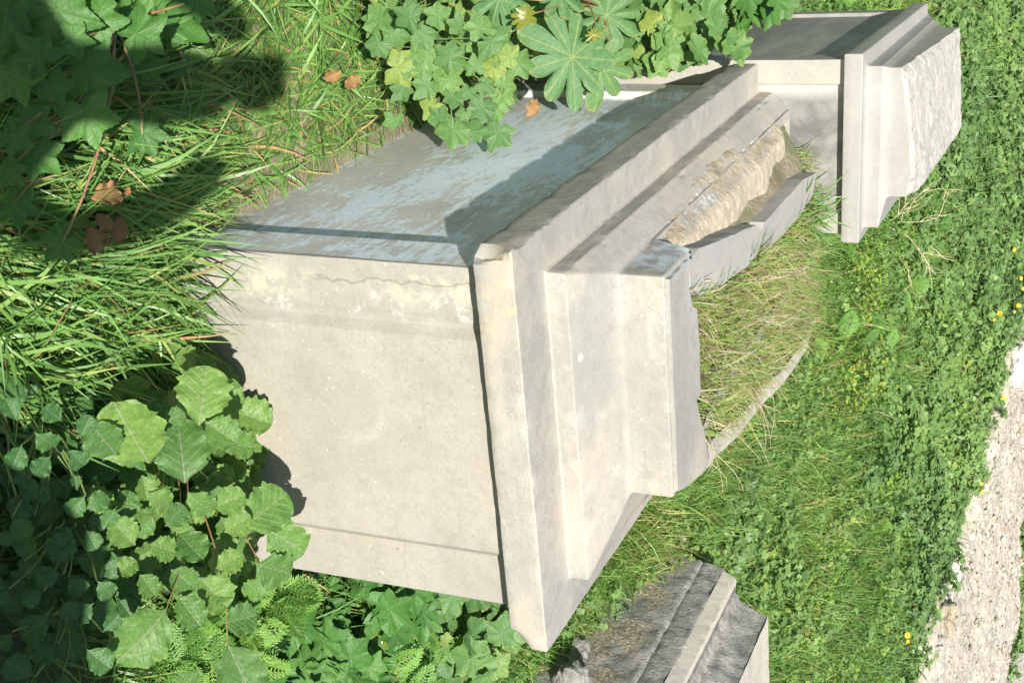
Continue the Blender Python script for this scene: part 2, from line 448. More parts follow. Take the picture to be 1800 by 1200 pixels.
M_RADISH = leaf_mat('radish_leaf', [(0., (0.117, 0.252, 0.066)), (.5, (0.177, 0.346, 0.077)), (1., (0.255, 0.426, 0.094))], 'pinnate', (.40, .42, .28), .5, .3, (.45, .50, .22), bumpy=.9)
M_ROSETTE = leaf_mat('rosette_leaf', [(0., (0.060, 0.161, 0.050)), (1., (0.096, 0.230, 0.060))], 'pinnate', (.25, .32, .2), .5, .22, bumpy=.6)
M_GRASS = leaf_mat('grass_blade', [(0., (0.108, 0.234, 0.061)), (.3, (0.164, 0.352, 0.081)), (.75, (0.264, 0.468, 0.116)), (.93, (0.448, 0.520, 0.143)), (.95, (0.731, 0.468, 0.212)), (1., (0.661, 0.352, 0.198))], 'plain', rough=.4, trans=.3, rnd_attr=True)
M_GRASS2 = leaf_mat('meadow_blade', [(0., (0.108, 0.234, 0.061)), (.3, (0.164, 0.352, 0.075)), (.7, (0.278, 0.468, 0.101)), (.92, (0.476, 0.558, 0.143)), (.95, (0.760, 0.442, 0.253)), (1., (0.731, 0.494, 0.308))], 'plain', rough=.5, trans=.3, rnd_attr=True)
M_DRYGRASS = leaf_mat('dry_mixed_blade', [(0., (.13, .24, .03)), (.25, (.22, .37, .05)), (.5, (.34, .44, .09)), (.6, (.34, .26, .13)), (.78, (.42, .27, .17)), (.9, (.50, .42, .26)), (1., (.66, .60, .44))], 'plain', rough=.6, trans=.25, rnd_attr=True)
M_WEED = leaf_mat('meadow_leaf', [(0., (0.122, 0.212, 0.075)), (.4, (0.177, 0.309, 0.095)), (.8, (0.269, 0.421, 0.116)), (.97, (.30, .42, .09)), (1., (.36, .44, .09))], 'plain', rough=.5, trans=.25, rnd_attr=True)
M_FERN = leaf_mat('feathery_leaf', [(0., (0.150, 0.352, 0.075)), (.6, (0.236, 0.468, 0.088)), (1., (0.335, 0.572, 0.116))], 'plain', rough=.5, trans=.35, rnd_attr=True)

def simple_mat(name, c, rough=.8, c2=None, scale=20):
    m, nt, bs, out = new_mat(name); g = NT(nt)
    P = g.coord(); n = g.noise(P, scale, 5, .6)
    col = g.ramp(n, [(.35, c2 or tuple(.6 * q for q in c)), (.62, c)])
    nt.links.new(col, bs.inputs['Base Color']); bs.inputs['Roughness'].default_value = rough
    return m
M_STEM = simple_mat('green_stem', (.20, .30, .09), .5)
M_REDSTEM = simple_mat('reddish_stem', (.33, .30, .10), .5, (.30, .12, .10))
M_DEAD = simple_mat('dead_leaf', (.38, .22, .09), .7, (.20, .11, .04), 60)
M_TWIG = simple_mat('bleached_twig', (.66, .57, .38), .8, (.42, .34, .2), 60)
M_YELLOW = simple_mat('yellow_petal', (.95, .62, .02), .6, (.9, .5, .01))
M_ORANGE = simple_mat('flower_disc', (.80, .36, .02), .7)
M_LILAC = simple_mat('lilac_petal', (.45, .33, .75), .6)
M_WHITE = simple_mat('white_lime', (.80, .79, .76), .9, (.64, .62, .58))
M_YOUNG = leaf_mat('young_castor_leaf', [(0., (.17, .27, .04)), (1., (.28, .28, .04))], 'plain', rough=.25, trans=.3)

# ------------------------------------------------------------------ ground and rubble path
def grid_mesh(name, xs, ys, zf, mat, smooth=True):
    X, Y = np.meshgrid(xs, ys, indexing='ij'); Z = zf(X, Y)
    V = np.stack([X.ravel(), Y.ravel(), Z.ravel()], 1)
    nx, ny = len(xs), len(ys)
    i = np.arange(nx - 1)[:, None] * ny + np.arange(ny - 1)[None, :]
    F = np.stack([i, i + ny, i + ny + 1, i + 1], -1).reshape(-1, 4)
    return make_mesh(name, V, F, mat, smooth)

xs = np.concatenate([np.linspace(-60, -3, 20), np.linspace(-2.9, 7, 200), np.linspace(7.3, 70, 24)])
ys = np.concatenate([np.linspace(-60, -2.2, 20), np.linspace(-2.1, 9.5, 232), np.linspace(10, 90, 26)])
gr = link('ground', grid_mesh('ground', xs, ys, lambda x, y: ground_z(x, y), M_SOIL)); props(gr, kind='structure')

# pale rubble strip crossing the bank (outline measured on the ground)
PATH_L = np.array([(2.30, 7.9), (2.60, 7.0), (2.78, 6.62), (2.85, 6.30), (3.06, 6.26), (3.30, 5.93), (3.52, 5.62), (3.74, 5.33), (3.84, 5.0), (3.90, 4.70), (4.15, 4.50), (4.6, 4.1), (5.5, 3.3)])
PATH_L = PATH_L - np.array([.411, .911]) * .20
PATH_R = np.array([(3.3, 8.6), (3.55, 7.9), (3.8, 7.3), (4.0, 6.75), (4.12, 6.22), (4.40, 6.25), (4.60, 6.30), (4.75, 6.2), (4.93, 6.02), (5.10, 5.92), (5.5, 5.6), (6.1, 5.0), (7.0, 4.2)])
def strip(L, R, n, m):
    def res(P, n):
        d = np.r_[0, np.cumsum(np.hypot(*np.diff(P, axis=0).T))]; t = np.linspace(0, d[-1], n)
        return np.stack([np.interp(t, d, P[:, 0]), np.interp(t, d, P[:, 1])], 1)
    A, B = res(L, n), res(R, n)
    w = np.linspace(0, 1, m)[None, :, None]
    return A[:, None] * (1 - w) + B[:, None] * w
S = strip(PATH_L, PATH_R, 260, 90)
P3 = np.concatenate([S.reshape(-1, 2), np.zeros((S.shape[0] * S.shape[1], 1))], 1)
jit = np.stack([fbm(P3, 5, 20), fbm(P3, 5, 30)], 1) * .07
xy = S.reshape(-1, 2) + jit
w = np.tile(np.linspace(0, 1, 90), 260)
rim = np.minimum(1, np.minimum(w, 1 - w) * 22)
z = ground_z(xy[:, 0], xy[:, 1]) + .10 * rim - .03 + (.03 * fbm(P3, 4, 40, 4) + .016 * fbm(P3, 24, 50, 3)) * rim
PATH_XYZ = np.column_stack([xy, z])
i = np.arange(259)[:, None] * 90 + np.arange(89)[None, :]
F = np.stack([i, i + 90, i + 91, i + 1], -1).reshape(-1, 4)
pth = link('rubble_path', make_mesh('rubble_path', np.column_stack([xy, z]), F[:, ::-1].copy(), M_RUBBLE, True)); props(pth, kind='structure')

def in_path(x, y, m=0.0):
    """rough test: between the two borders"""
    yl = np.interp(x, PATH_L[:, 0], PATH_L[:, 1]); yr = np.interp(x, PATH_R[:, 0], PATH_R[:, 1])
    return (x > 2.3) & (y > yl + m) & (y < yr - m)

# ------------------------------------------------------------------ pedestals
def ring_plan(xL, xR, yF, backf, r, step=.012):
    """plan outline, counter-clockwise from the front-left corner, corners cut by r"""
    pts = []
    def side(a, b):
        a, b = np.array(a), np.array(b); L = np.hypot(*(b - a)); n = max(2, int(round(side.n * 1)))
        return a + (b - a) * np.linspace(0, 1, n)[:, None]
    yBR, yBL = backf(xR), backf(xL)
    C = [(xL, yF), (xR, yF), (xR, yBR), (xL, yBL)]
    ns = [70, 100, 40, 110]
    for k in range(4):
        a = np.array(C[k]); b = np.array(C[(k + 1) % 4]); d = (b - a) / np.hypot(*(b - a))
        side.n = ns[k]
        seg = side(a + d * r, b - d * r); pts.append(seg)
        c = np.array(C[(k + 2) % 4]); d2 = (c - b) / np.hypot(*(c - b))
        pts.append((b - (d - d2) * r * .3)[None, :])
    return np.concatenate(pts)

def loft(rings, backf, r=.004, noise=.0012, seed=1, cap_top=True, cap_bottom=True, warp=None):
    Vs = []
    for (xL, xR, yF, z) in rings:
        pl = ring_plan(xL, xR, yF, backf, r)
        Vs.append(np.column_stack([pl, np.full(len(pl), z)]))
    n = len(Vs[0]); V = np.concatenate(Vs)
    F = []
    for k in range(len(rings) - 1):
        j = np.arange(n); j2 = (j + 1) % n
        F.append(np.stack([k * n + j, k * n + j2, (k + 1) * n + j2, (k + 1) * n + j], 1))
    F = [tuple(q) for q in np.concatenate(F).tolist()]
    if cap_bottom: F.append(tuple(range(n - 1, -1, -1)))
    if cap_top: F.append(tuple((len(rings) - 1) * n + q for q in range(n)))
    d = np.stack([fbm(V, 6, seed, 4), fbm(V, 6, seed + 9, 4), fbm(V, 6, seed + 18, 4)], 1)
    V = V + d * noise
    if warp: V = warp(V)
    return V, F

def interp_rings(keys, maxdz=.02):
    out = [keys[0]]
    for a, b in zip(keys[:-1], keys[1:]):
        L = max(abs(b[k] - a[k]) for k in range(4)); n = max(1, int(math.ceil(L / maxdz)))
        for q in range(1, n + 1): out.append(tuple(a[k] + (b[k] - a[k]) * q / n for k in range(4)))
    return out

def shaft_mesh(name, plan, z0, z1, mat, nz=60, noise=.0008, seed=3, flare=.0106):
    plan = np.array(plan, float)
    pts = []
    for a, b in zip(plan, np.roll(plan, -1, axis=0)):
        L = np.hypot(*(b - a)); n = max(1, int(L / .02))
        pts.append(a + (b - a) * (np.arange(n) / n)[:, None])
    pl = np.concatenate(pts); n = len(pl); c = pl.mean(0)
    zs = np.linspace(z0, z1, nz); Vs = []
    for z in zs:
        off = flare * max(0, z1 - z)
        sg = np.sign(pl - c); Vs.append(np.column_stack([pl + sg * off * np.minimum(1, np.abs(pl - c) * 4), np.full(n, z)]))
    V = np.concatenate(Vs)
    F = []
    for k in range(nz - 1):
        j = np.arange(n); j2 = (j + 1) % n
        F.append(np.stack([k * n + j, k * n + j2, (k + 1) * n + j2, (k + 1) * n + j], 1))
    F = [tuple(q) for q in np.concatenate(F).tolist()]
    F.append(tuple((nz - 1) * n + q for q in range(n))); F.append(tuple(range(n - 1, -1, -1)))
    V = V + np.stack([fbm(V, 5, seed + q * 5, 4) for q in range(3)], 1) * noise
    me = make_mesh(name, V, F, mat, True); sharpen(me, 25); return me

def back1(x): return 1.684 - .0415 * (x + .068)
g0 = -.86
# --- near pedestal
ped = empty('concrete_pedestal', (0.37, 0.8, g0 + .07), 'large weathered concrete pedestal in front with blue scuffed side and grass on top', 'pedestal')
PL = (0.37, 0.8, g0 + .07)
def child(name, me, parent, pl=PL):
    return link(name, me, parent, (-pl[0], -pl[1], -pl[2]))
plan1 = [(0, 0), (.003, 0), (.098, 0), (.106, .0015), (.120, .0075), (.128, .0075), (.146, -.0100), (.158, -.0140), (.28, -.0150), (.50, -.0150), (.606, -.0155), (.614, -.0145), (.634, .0045), (.643, .0055), (.653, .0),  (.747, 0), (.75, .003),
         (.75, 1.62), (.45, 1.64), (0.003, 1.66), (0, 1.657), (0, 1.560), (.0035, 1.553), (.020, 1.548), (.022, 1.54), (.022, .139), (.020, .135), (.003, .132), (0, .128), (0, .003)]
child('shaft', shaft_mesh('shaft', plan1, g0, .004, M_SHAFT, 60), ped)
keys = [(-.0585, .798, -.061, .001), (-.060, .800, -.0625, .004), (-.060, .8016, -.0625, .03), (-.060, .8016, -.0625, .0765), (-.0575, .7995, -.060, .0798),
        (-.045, .787, -.045, .0803), (-.01, .748, .02, .0806), (.014, .712, .056, .0812), (.0205, .706, .065, .0828), (.0235, .7035, .0685, .087),
        (.024, .703, .069, .1215), (.0262, .7008, .0712, .1250), (.0285, .697, .0755, .1268), (.045, .648, .130, .1450), (.066, .589, .197, .1668), (.0715, .5735, .2115, .1718), (.0737, .5682, .2168, .1775),
        (.074, .567, .218, .185), (.074, .566, .218, .2635), (.0765, .563, .2205, .2670), (.10, .53, .25, .269)]
rings = interp_rings(keys)
# flat top then a pocket of soil: the top is lofted inward to a broken lip
def chip(V):
    V = V.copy()
    c = np.array([-.061, -.064, .02])
    d = (V - c) * np.array([1, 1, .55]); R = np.sqrt((d ** 2).sum(1))
    nz = fbm(V, 45, 77, 3) * .012
    k = np.clip(1 - (R + nz) / .034, 0, 1)
    V[:, 0] += k * .026; V[:, 1] += k * .022; V[:, 2] -= k * .004
    # rounded far front corner
    c = np.array([.803, -.064, .0]); d = (V - c) * np.array([1, 1, 1.0]); R = np.sqrt((d ** 2).sum(1))
    k = np.clip(1 - R / .045, 0, 1); V[:, 0] -= k * .020; V[:, 1] += k * .018; V[:, 2] += k * .012
    # worn arrises
    for (zz, x0, y0) in ((.078, -.06, -.0625), (.124, .024, .069), (.265, .074, .218), (.003, -.06, -.0625)):
        near = (np.abs(V[:, 2] - zz) < .006)
        w = np.clip(fbm(V, 34, 55, 3) - .16, 0, 1) * .011 * near + np.clip(fbm(V, 14, 56, 3) - .40, 0, 1) * .02 * near
        V[:, 1] += w * (V[:, 1] < y0 + .02); V[:, 0] += w * (V[:, 0] < x0 + .02); V[:, 2] -= w * .3
    # upper right side broken away towards the back
    z = V[:, 2]; brk = np.clip((V[:, 1] - .35) / .2, 0, 1) * (z > .10) * (V[:, 0] > .35)
    V[:, 0] -= brk * .06 * (z > .2)
    # a bite out of the upper left side where the core shows
    bl = np.clip((V[:, 1] - .40) / .04, 0, 1) * (z > .17) * (V[:, 0] < .35)
    V[:, 2] -= bl * (z - .165) * .9
    return V
V, F = loft(rings, lambda x: back1(x) , noise=.0014, warp=chip, seed=5, cap_top=False)
me = make_mesh('cornice', V, F, M_CAP, True); sharpen(me, 30)
child('cornice', me, ped)

# broken front rim of the crown: pale slab with a ragged back edge
def ragged_slab(name, outline, z0, z1, mat, seed, amp=.008, sub=.012, tilt=(0, 0), rough_top=.001, xy=.0):
    """closed polygon outline -> prism with ragged sides and a gently uneven top"""
    O = np.array(outline, float); pts = []
    for a, b in zip(O, np.roll(O, -1, axis=0)):
        L = np.hypot(*(b - a)); n = max(1, int(L / sub)); pts.append(a + (b - a) * (np.arange(n) / n)[:, None])
    pl = np.concatenate(pts); n = len(pl); c = pl.mean(0)
    layers = []
    nl = max(3, int((z1 - z0) / .012))
    for k in range(nl + 1):
        z = z0 + (z1 - z0) * k / nl
        P = np.column_stack([pl, np.full(n, z)])
        dx = fbm(P, 18, seed, 4) * amp + fbm(P, 60, seed + 5, 2) * amp * .4
        dirn = (pl - c) / (np.hypot(*(pl - c).T)[:, None] + 1e-6)
        q = pl + dirn * (dx[:, None])
        if k == nl: q = q - dirn * amp * .35
        layers.append(np.column_stack([q, np.full(n, z)]))
    for f in (.93, .8, .6, .4, .2):
        q = c + (layers[nl][:, :2] - c) * f
        layers.append(np.column_stack([q, np.full(n, z1)]))
    V = np.concatenate(layers)
    top = V[:, 2] > z1 - 1e-6
    V[top, 2] += fbm(V[top], 12, seed + 2, 4) * rough_top
    V[:, 2] += np.where(top, (V[:, 0] - c[0]) * tilt[0] + (V[:, 1] - c[1]) * tilt[1], 0)
    F = []
    L = len(layers)
    for k in range(L - 1):
        j = np.arange(n); j2 = (j + 1) % n
        F += np.stack([k * n + j, k * n + j2, (k + 1) * n + j2, (k + 1) * n + j], 1).tolist()
    F = [tuple(q) for q in F]
    F.append(tuple((L - 1) * n + q for q in range(n))); F.append(tuple(range(n - 1, -1, -1)))
    me = make_mesh(name, V, F, mat, True); sharpen(me, 35); return me

rimo = [(.082, .226), (.555, .226), (.585, .33), (.60, .40), (.59, .455), (.50, .42), (.45, .39), (.41, .375), (.41, .405), (.30, .41), (.21, .40), (.19, .37), (.14, .35), (.12, .335), (.10, .34), (.084, .36)]
child('broken_rim', ragged_slab('broken_rim', rimo, .20, .276, M_CAP, 4, .004, .010, rough_top=.0015), ped)
# broken-off right edge standing a little above the soil pocket
rro = [(.585, .43), (.625, .44), (.655, .60), (.70, .80), (.72, 1.0), (.765, 1.22), (.79, 1.42), (.80, 1.60), (.74, 1.61), (.735, 1.40), (.705, 1.2), (.66, 1.0), (.64, .82), (.60, .62), (.565, .50)]
child('broken_side_rim', ragged_slab('broken_side_rim', rro, .12, .254, M_PALE, 9, .013, .012, tilt=(-.15, .01), rough_top=.006), ped)
# soil that fills the crown
X0 = np.linspace(.085, .78, 70); Y0 = np.linspace(.34, 1.64, 110)
def soilz(x, y):
    P = np.stack([x.ravel(), y.ravel(), np.zeros(x.size)], 1)
    lim = .60 + .13 * (y - .4)
    e = np.clip(np.minimum(np.minimum(x - .085, lim + .06 - x) * 8, np.minimum(y - .34, 1.66 - y) * 14), -.2, 1)
    return .145 + .09 * e + .012 * fbm(P, 9, 60).reshape(x.shape)
U0 = np.linspace(0, 1, 70)
Ug, Yg = np.meshgrid(U0, Y0, indexing='ij'); Xg = .085 + (.60 + .13 * (Yg - .4) + .02) * Ug; Zg = soilz(Xg, Yg)
ig = np.arange(69)[:, None] * 110 + np.arange(109)[None, :]
child('soil', make_mesh('soil', np.column_stack([Xg.ravel(), Yg.ravel(), Zg.ravel()]), np.stack([ig, ig + 110, ig + 111, ig + 1], -1).reshape(-1, 4), M_SOIL, True), ped)

# ochre core stone and broken crown fragments on the left side of the top
def boulder(name, center, half, yaw, mat, seed, amp=.25, flat=.5, res=48, strata=0):
    """irregular quarried lump: rounded box with layered noise"""
    u = np.linspace(0, 2 * math.pi, res, endpoint=False); v = np.linspace(-math.pi / 2, math.pi / 2, res // 2 + 1)
    U, W = np.meshgrid(u, v[1:-1], indexing='ij')
    D = np.stack([np.cos(U) * np.cos(W), np.sin(U) * np.cos(W), np.sin(W)], -1).reshape(-1, 3)
    p = 4.5
    rr = 1 / ((np.abs(D) ** p).sum(1)) ** (1 / p)
    V = D * rr[:, None]
    V = np.concatenate([V, [[0, 0, -.96]], [[0, 0, .96]]])
    Hf = np.array(half)
    Q = V * Hf
    V = Q * (1 + amp * fbm(Q, 1.6 / max(half), seed, 3)[:, None]) + np.stack([fbm(Q, 30, seed + 3 * q, 4) for q in range(3)], 1) * min(half) * .22
    if strata: V[:, 2] = V[:, 2] + .25 * min(half) * np.sin(V[:, 2] / min(half) * 9) * .4
    c, s = math.cos(yaw), math.sin(yaw)
    V = np.column_stack([V[:, 0] * c - V[:, 1] * s, V[:, 0] * s + V[:, 1] * c, V[:, 2]]) + np.array(center)
    m = len(v) - 2; F = []
    for a in range(res):
        b = (a + 1) % res
        for k in range(m - 1): F.append((a * m + k, b * m + k, b * m + k + 1, a * m + k + 1))
        F.append((res * m, b * m, a * m)); F.append((res * m + 1, a * m + m - 1, b * m + m - 1))
    return make_mesh(name, V, F, mat, True)

def core_stone():
    ys_ = np.linspace(.45, 1.50, 110); m = 34; V = []
    for y in ys_:
        k = (y - .45) / 1.05
        x0 = np.interp(k, [0, .1, .5, 1], [.085, .050, .040, .055]); x1 = np.interp(k, [0, .1, .5, .8, 1], [.105, .120, .125, .120, .105])
        x2 = np.interp(k, [0, .08, .25, .5, .75, 1], [.115, .160, .190, .235, .255, .235]); zt_ = np.interp(k, [0, .06, .3, .7, 1], [.215, .232, .236, .238, .225])
        prof = np.array([(x0, .128), (x0 + .010, .160), (x1 - .022, zt_ - .018), (x1 - .004, zt_ - .004), (x1 + .02, zt_), (x2 - .008, zt_ + .002), (x2, zt_ - .02), (x2, .15)])
        prof[:, 1] -= .024 * np.clip((prof[:, 1] - .15) / .06, 0, 1) + .004 * math.sin(y * 19) * (prof[:, 1] > .19)
        d = np.r_[0, np.cumsum(np.hypot(*np.diff(prof, axis=0).T))]; t = np.linspace(0, d[-1], m)
        V.append(np.column_stack([np.interp(t, d, prof[:, 0]), np.full(m, y), np.interp(t, d, prof[:, 1])]))
    n = len(V); V = np.concatenate(V)
    V = V + np.stack([fbm(V, 16, 21 + q, 5) for q in range(3)], 1) * [.006, .004, .004] + np.stack([fbm(V, 55, 31 + q, 3) for q in range(3)], 1) * .0035
    i = np.arange(n - 1)[:, None] * m + np.arange(m - 1)[None, :]
    F = [tuple(q) for q in np.stack([i, i + m, i + m + 1, i + 1], -1).reshape(-1, 4).tolist()]
    F += [tuple(range(m - 1, -1, -1)), tuple((n - 1) * m + q for q in range(m))]
    return make_mesh('limestone_rubble', V, F, M_LIME, False)
core = link('limestone_rubble', core_stone())
props(core, 'long ochre and grey layered stone exposed along the left edge of the near pedestal top', 'stone')
f1 = link('concrete_fragment', ragged_slab('concrete_fragment', [(.110, .50), (.128, .43), (.17, .425), (.205, .46), (.235, .58), (.25, .72), (.262, .83), (.255, .93), (.225, .98), (.19, .93), (.165, .80), (.14, .65)], .18, .262, M_CAP2, 31, .006, .010, tilt=(.10, .02), rough_top=.002))
props(f1, 'flat pale grey concrete fragment lying between the ochre stone and the grass, the longer one', 'fragment')
f2 = link('concrete_fragment', ragged_slab('concrete_fragment', [(.205, 1.0), (.25, .955), (.285, 1.02), (.30, 1.14), (.305, 1.28), (.30, 1.42), (.285, 1.53), (.23, 1.56), (.205, 1.40), (.205, 1.2)], .18, .272, M_CAP2, 37, .005, .010, tilt=(-.05, .02), rough_top=.002))
props(f2, 'short pale grey concrete fragment at the far end beside the broad-bladed grass tuft', 'fragment')

# --- second pedestal, butted behind the first, slightly turned and higher
a2, g2, yw2 = -.0681, 1.6859, -.0415
P2L = (a2, g2, g0)
ped2 = empty('concrete_pedestal', (a2, g2, g0), 'smaller taller concrete pedestal behind with a clean grey cap and pebbly broken top', 'pedestal')
ped2.rotation_euler = (0, 0, yw2)
def child2(name, me): 
    o = link(name, me, ped2, (0, 0, -g0)); return o
W2 = .514
plan2 = [(0, 0), (.003, 0), (.069, 0), (.071, .003), (.072, .010), (.1, .010), (.44, .010), (.4455, .010), (.446, .004), (.448, 0), (.511, 0), (W2, .003), (W2, 1.24), (0, 1.24), (0, 1.16), (.012, 1.155), (.012, .105), (0, .10), (0, .003)]
child2('shaft', shaft_mesh('shaft', plan2, g0, .3375, M_SHAFT2, 50, seed=13, flare=.002))
k2 = [(-.0175, .532, -.021, .335), (-.0185, .5335, -.0225, .338), (-.0185, .5335, -.0225, .383), (-.0165, .5315, -.0205, .3860), (-.006, .524, -.006, .3870), (.014, .506, .014, .3885), (.0205, .498, .0210, .3930), (.022, .496, .0225, .400),
      (.022, .496, .0225, .4330), (.0235, .490, .024, .4350), (.027, .430, .033, .4480), (.0285, .410, .035, .4530), (.029, .404, .036, .462), (.029, .402, .036, .482)]
def back2(x): return 1.275
V, F = loft(interp_rings(k2, .03), back2, r=.003, noise=.0008, seed=23)
# the upper bands are shorter at the back as well
V[:, 1] = np.where((V[:, 1] > .8) & (V[:, 2] > .39), V[:, 1] - np.clip((V[:, 2] - .39) / .09, 0, 1) * .34, V[:, 1])
me = make_mesh('cornice', V, F, M_CAP2, True); sharpen(me, 30); child2('cornice', me)
# broken top block: smooth outside, aggregate on top, height varying
def top_block():
    nx, ny = 70, 120
    xs_ = np.linspace(.029, .402, nx); ys_ = np.linspace(.036, .93, ny)
    X, Y = np.meshgrid(xs_, ys_, indexing='ij')
    P = np.stack([X.ravel(), Y.ravel(), np.zeros(X.size)], 1)
    fr = np.interp(X, [.03, .06, .12, .2, .39], [.489, .496, .506, .517, .536])
    Z = fr + np.clip(Y - .036, 0, 1) * np.interp(X, [.03, .1, .4], [.068, .055, .03]) + .010 * fbm(P, 6, 90, 3).reshape(X.shape) + .004 * fbm(P, 34, 95, 3).reshape(X.shape)
    edge = np.minimum(np.minimum(X - .029, .402 - X), np.minimum(Y - .036, .93 - Y))
    Z -= np.clip(.02 - edge, 0, .02) * .5
    # right rear corner broken off
    cut = np.clip((X - .36) * 3 + (Y - .55) * .4 - .12, 0, 1); Z -= cut * .10
    cutf = np.clip((X - .33) * 2 - (Y - .03) * 1.5, 0, 1); Z -= cutf * .12
    V = [np.column_stack([X.ravel(), Y.ravel(), Z.ravel()])]
    i = np.arange(nx - 1)[:, None] * ny + np.arange(ny - 1)[None, :]
    Ft = np.stack([i, i + ny, i + ny + 1, i + 1], -1).reshape(-1, 4).tolist()
    bord = [k for k in range(0, nx * ny, ny)] + [(nx - 1) * ny + k for k in range(1, ny)] + [k * ny + ny - 1 for k in range(nx - 2, -1, -1)] + [k for k in range(ny - 2, 0, -1)]
    top = V[0]
    base = nx * ny; B = top[bord].copy(); B[:, 2] = .470
    nsub = 5; S_ = []
    for q in range(1, nsub + 1):
        t = q / nsub; R = top[bord].copy(); R[:, 2] = top[bord][:, 2] * (1 - t) + .470 * t
        S_.append(R)
    Vall = np.concatenate([top] + S_)
    nb = len(bord); Fs = []
    prev = bord
    for q in range(nsub):
        cur = [base + q * nb + k for k in range(nb)]
        for k in range(nb): Fs.append((prev[k], cur[k], cur[(k + 1) % nb], prev[(k + 1) % nb]))
        prev = cur
    return Vall, Ft, Fs
Vb, Ft, Fs = top_block()
me = make_mesh('top_block', Vb, [tuple(f) for f in Ft] + Fs, M_PEBBLE, True)
me.materials.append(M_CAP2)
mi = np.zeros(len(me.polygons), np.int32); mi[len(Ft):] = 1
me.polygons.foreach_set('material_index', mi); sharpen(me, 30)
child2('top_block', me)

# --- third pedestal, far right, rough cement side
k_ = .9
def S3p(x, z): return (CAM[0] + (x - CAM[0]) * k_, CAM[2] + (z - CAM[2]) * k_)
xA, zb = S3p(2.33, -.70); _, zr = S3p(0, -.44); _, zt = S3p(0, -.345); xl, zl = S3p(2.362, -.300); xg, zg = S3p(2.45, -.298); xc, zc = S3p(2.505, -.143)
yE = CAM[1] + (2.63 - CAM[1]) * k_
ped3 = empty('concrete_pedestal', (xA + .4, 1.3, -.8), 'rough grey cement pedestal at the right with cracked crumbling side and pale flat top', 'pedestal')
P3L = (xA + .4, 1.3, -.8)
def rough_band(name, prof, mat, y0, y1, seed, amp, endinset=None, parent=ped3, xr=.9):
    """profile (x,z) swept along y with rough side; closed end at y1"""
    prof = np.array(prof, float)
    pp = []
    for a, b in zip(prof[:-1], prof[1:]):
        n = max(1, int(np.hypot(*(b - a)) / .010)); pp.append(a + (b - a) * (np.arange(n) / n)[:, None])
    pp.append(prof[-1:]); pp = np.concatenate(pp)
    ny = int((y1 - y0) / .011); ys_ = np.linspace(y0, y1, ny)
    V = np.zeros((ny, len(pp), 3)); V[:, :, 0] = pp[None, :, 0]; V[:, :, 2] = pp[None, :, 1]; V[:, :, 1] = ys_[:, None]
    V = V.reshape(-1, 3)
    a_ = amp(V) if callable(amp) else amp
    n1 = fbm(V, 9, seed, 4) + .35 * fbm(V, 26, seed + 4, 2)
    V[:, 0] -= n1 * a_
    V[:, 2] += fbm(V, 14, seed + 8, 3) * a_ * .5
    m = len(pp); endv = V.reshape(ny, m, 3)[-1].copy()
    i = np.arange(ny - 1)[:, None] * m + np.arange(m - 1)[None, :]
    F = np.stack([i, i + m, i + m + 1, i + 1], -1).reshape(-1, 4).tolist()
    # far end wall
    E1 = endv.copy(); E1[:, 0] = xA + xr
    base = len(V); V = np.concatenate([V, E1])
    for k in range(m - 1): F.append(((ny - 1) * m + k, base + k, base + k + 1, (ny - 1) * m + k + 1))
    me = make_mesh(name, V, [tuple(f) for f in F], mat, True); sharpen(me, 50)
    return child(name, me, parent, P3L)
rough_band('shaft', [(xA - .075, -.86), (xA - .060, zb), (xA - .028, zr - .008), (xA - .016, zr + .002), (xA - .018, zr + .014), (xA - .002, zt), (xA + .003, zt + .004)], M_ROUGH, .9, yE, 41, lambda V: np.where(V[:, 2] < zr - .02, .009, .007))
rough_band('ledge', [(xA - .002, zt + .001), (xA + .004, zt + .012), (xl - .004, zl + .010), (xl + .012, zl + .013), (xl + .03, zl + .010)], M_PALE, .9, yE - .012, 47, .0025)
rough_band('upper_side', [(xl + .024, zl - .01), (xl + .024, zl + .014), (xl + .032, zl + .004), (xl + .038, zl + .016), (xl + .043, zl + .012), (xg + .0, zl + .03), (xc, zc - .03), (xc + .006, zc)], M_ROUGH, .9, yE - .03, 53, .006)
# pale flat top
def s3top():
    xs_ = np.linspace(xc + .004, xA + .9, 60); ys_ = np.linspace(.9, yE - .028, 70)
    X, Y = np.meshgrid(xs_, ys_, indexing='ij'); P = np.stack([X.ravel(), Y.ravel(), np.zeros(X.size)], 1)
    Z = zc + .001 + .004 * fbm(P, 6, 61).reshape(X.shape) + .0015 * fbm(P, 40, 64).reshape(X.shape)
    return X, Y, Z
X, Y, Z = s3top(); V = np.column_stack([X.ravel(), Y.ravel(), Z.ravel()])
i = np.arange(59)[:, None] * 70 + np.arange(69)[None, :]
child('top', make_mesh('top', V, np.stack([i, i + 70, i + 71, i + 1], -1).reshape(-1, 4), M_PALE, True), ped3, P3L)

# loose rubble at the foot of the third pedestal and small fragments
def rock(center, half, yaw, mat, label, seed, amp=.3, name='stone', cat='stone', group=None):
    me_ = boulder(name, (0, 0, 0), half, yaw, mat, seed, amp * 1.5, res=34); me_.polygons.foreach_set('use_smooth', np.zeros(len(me_.polygons), bool)); o = link(name, me_); o.location = center
    return props(o, label, cat, group)
rock((xA - .05, 1.40, -.52), (.035, .06, .03), .4, M_ROUGH, 'small grey lump of cement at the foot of the rough cement pedestal', 71)
rock((xA - .05, 1.25, -.48), (.06, .08, .06), 1.2, M_ROUGH, 'larger grey cement lump beside the small one at the bottom picture edge', 73)
rock((xA - .06, 2.26, -.47), (.02, .07, .07), .1, M_PALE, 'thin upright concrete shard in the grass left of the rough cement pedestal', 75)
rock((2.86, 6.33, ground_z(2.86, 6.33) + .05), (.09, .14, .05), .6, M_WHITE, 'white lime lump at the upper end of the rubble strip', 81)
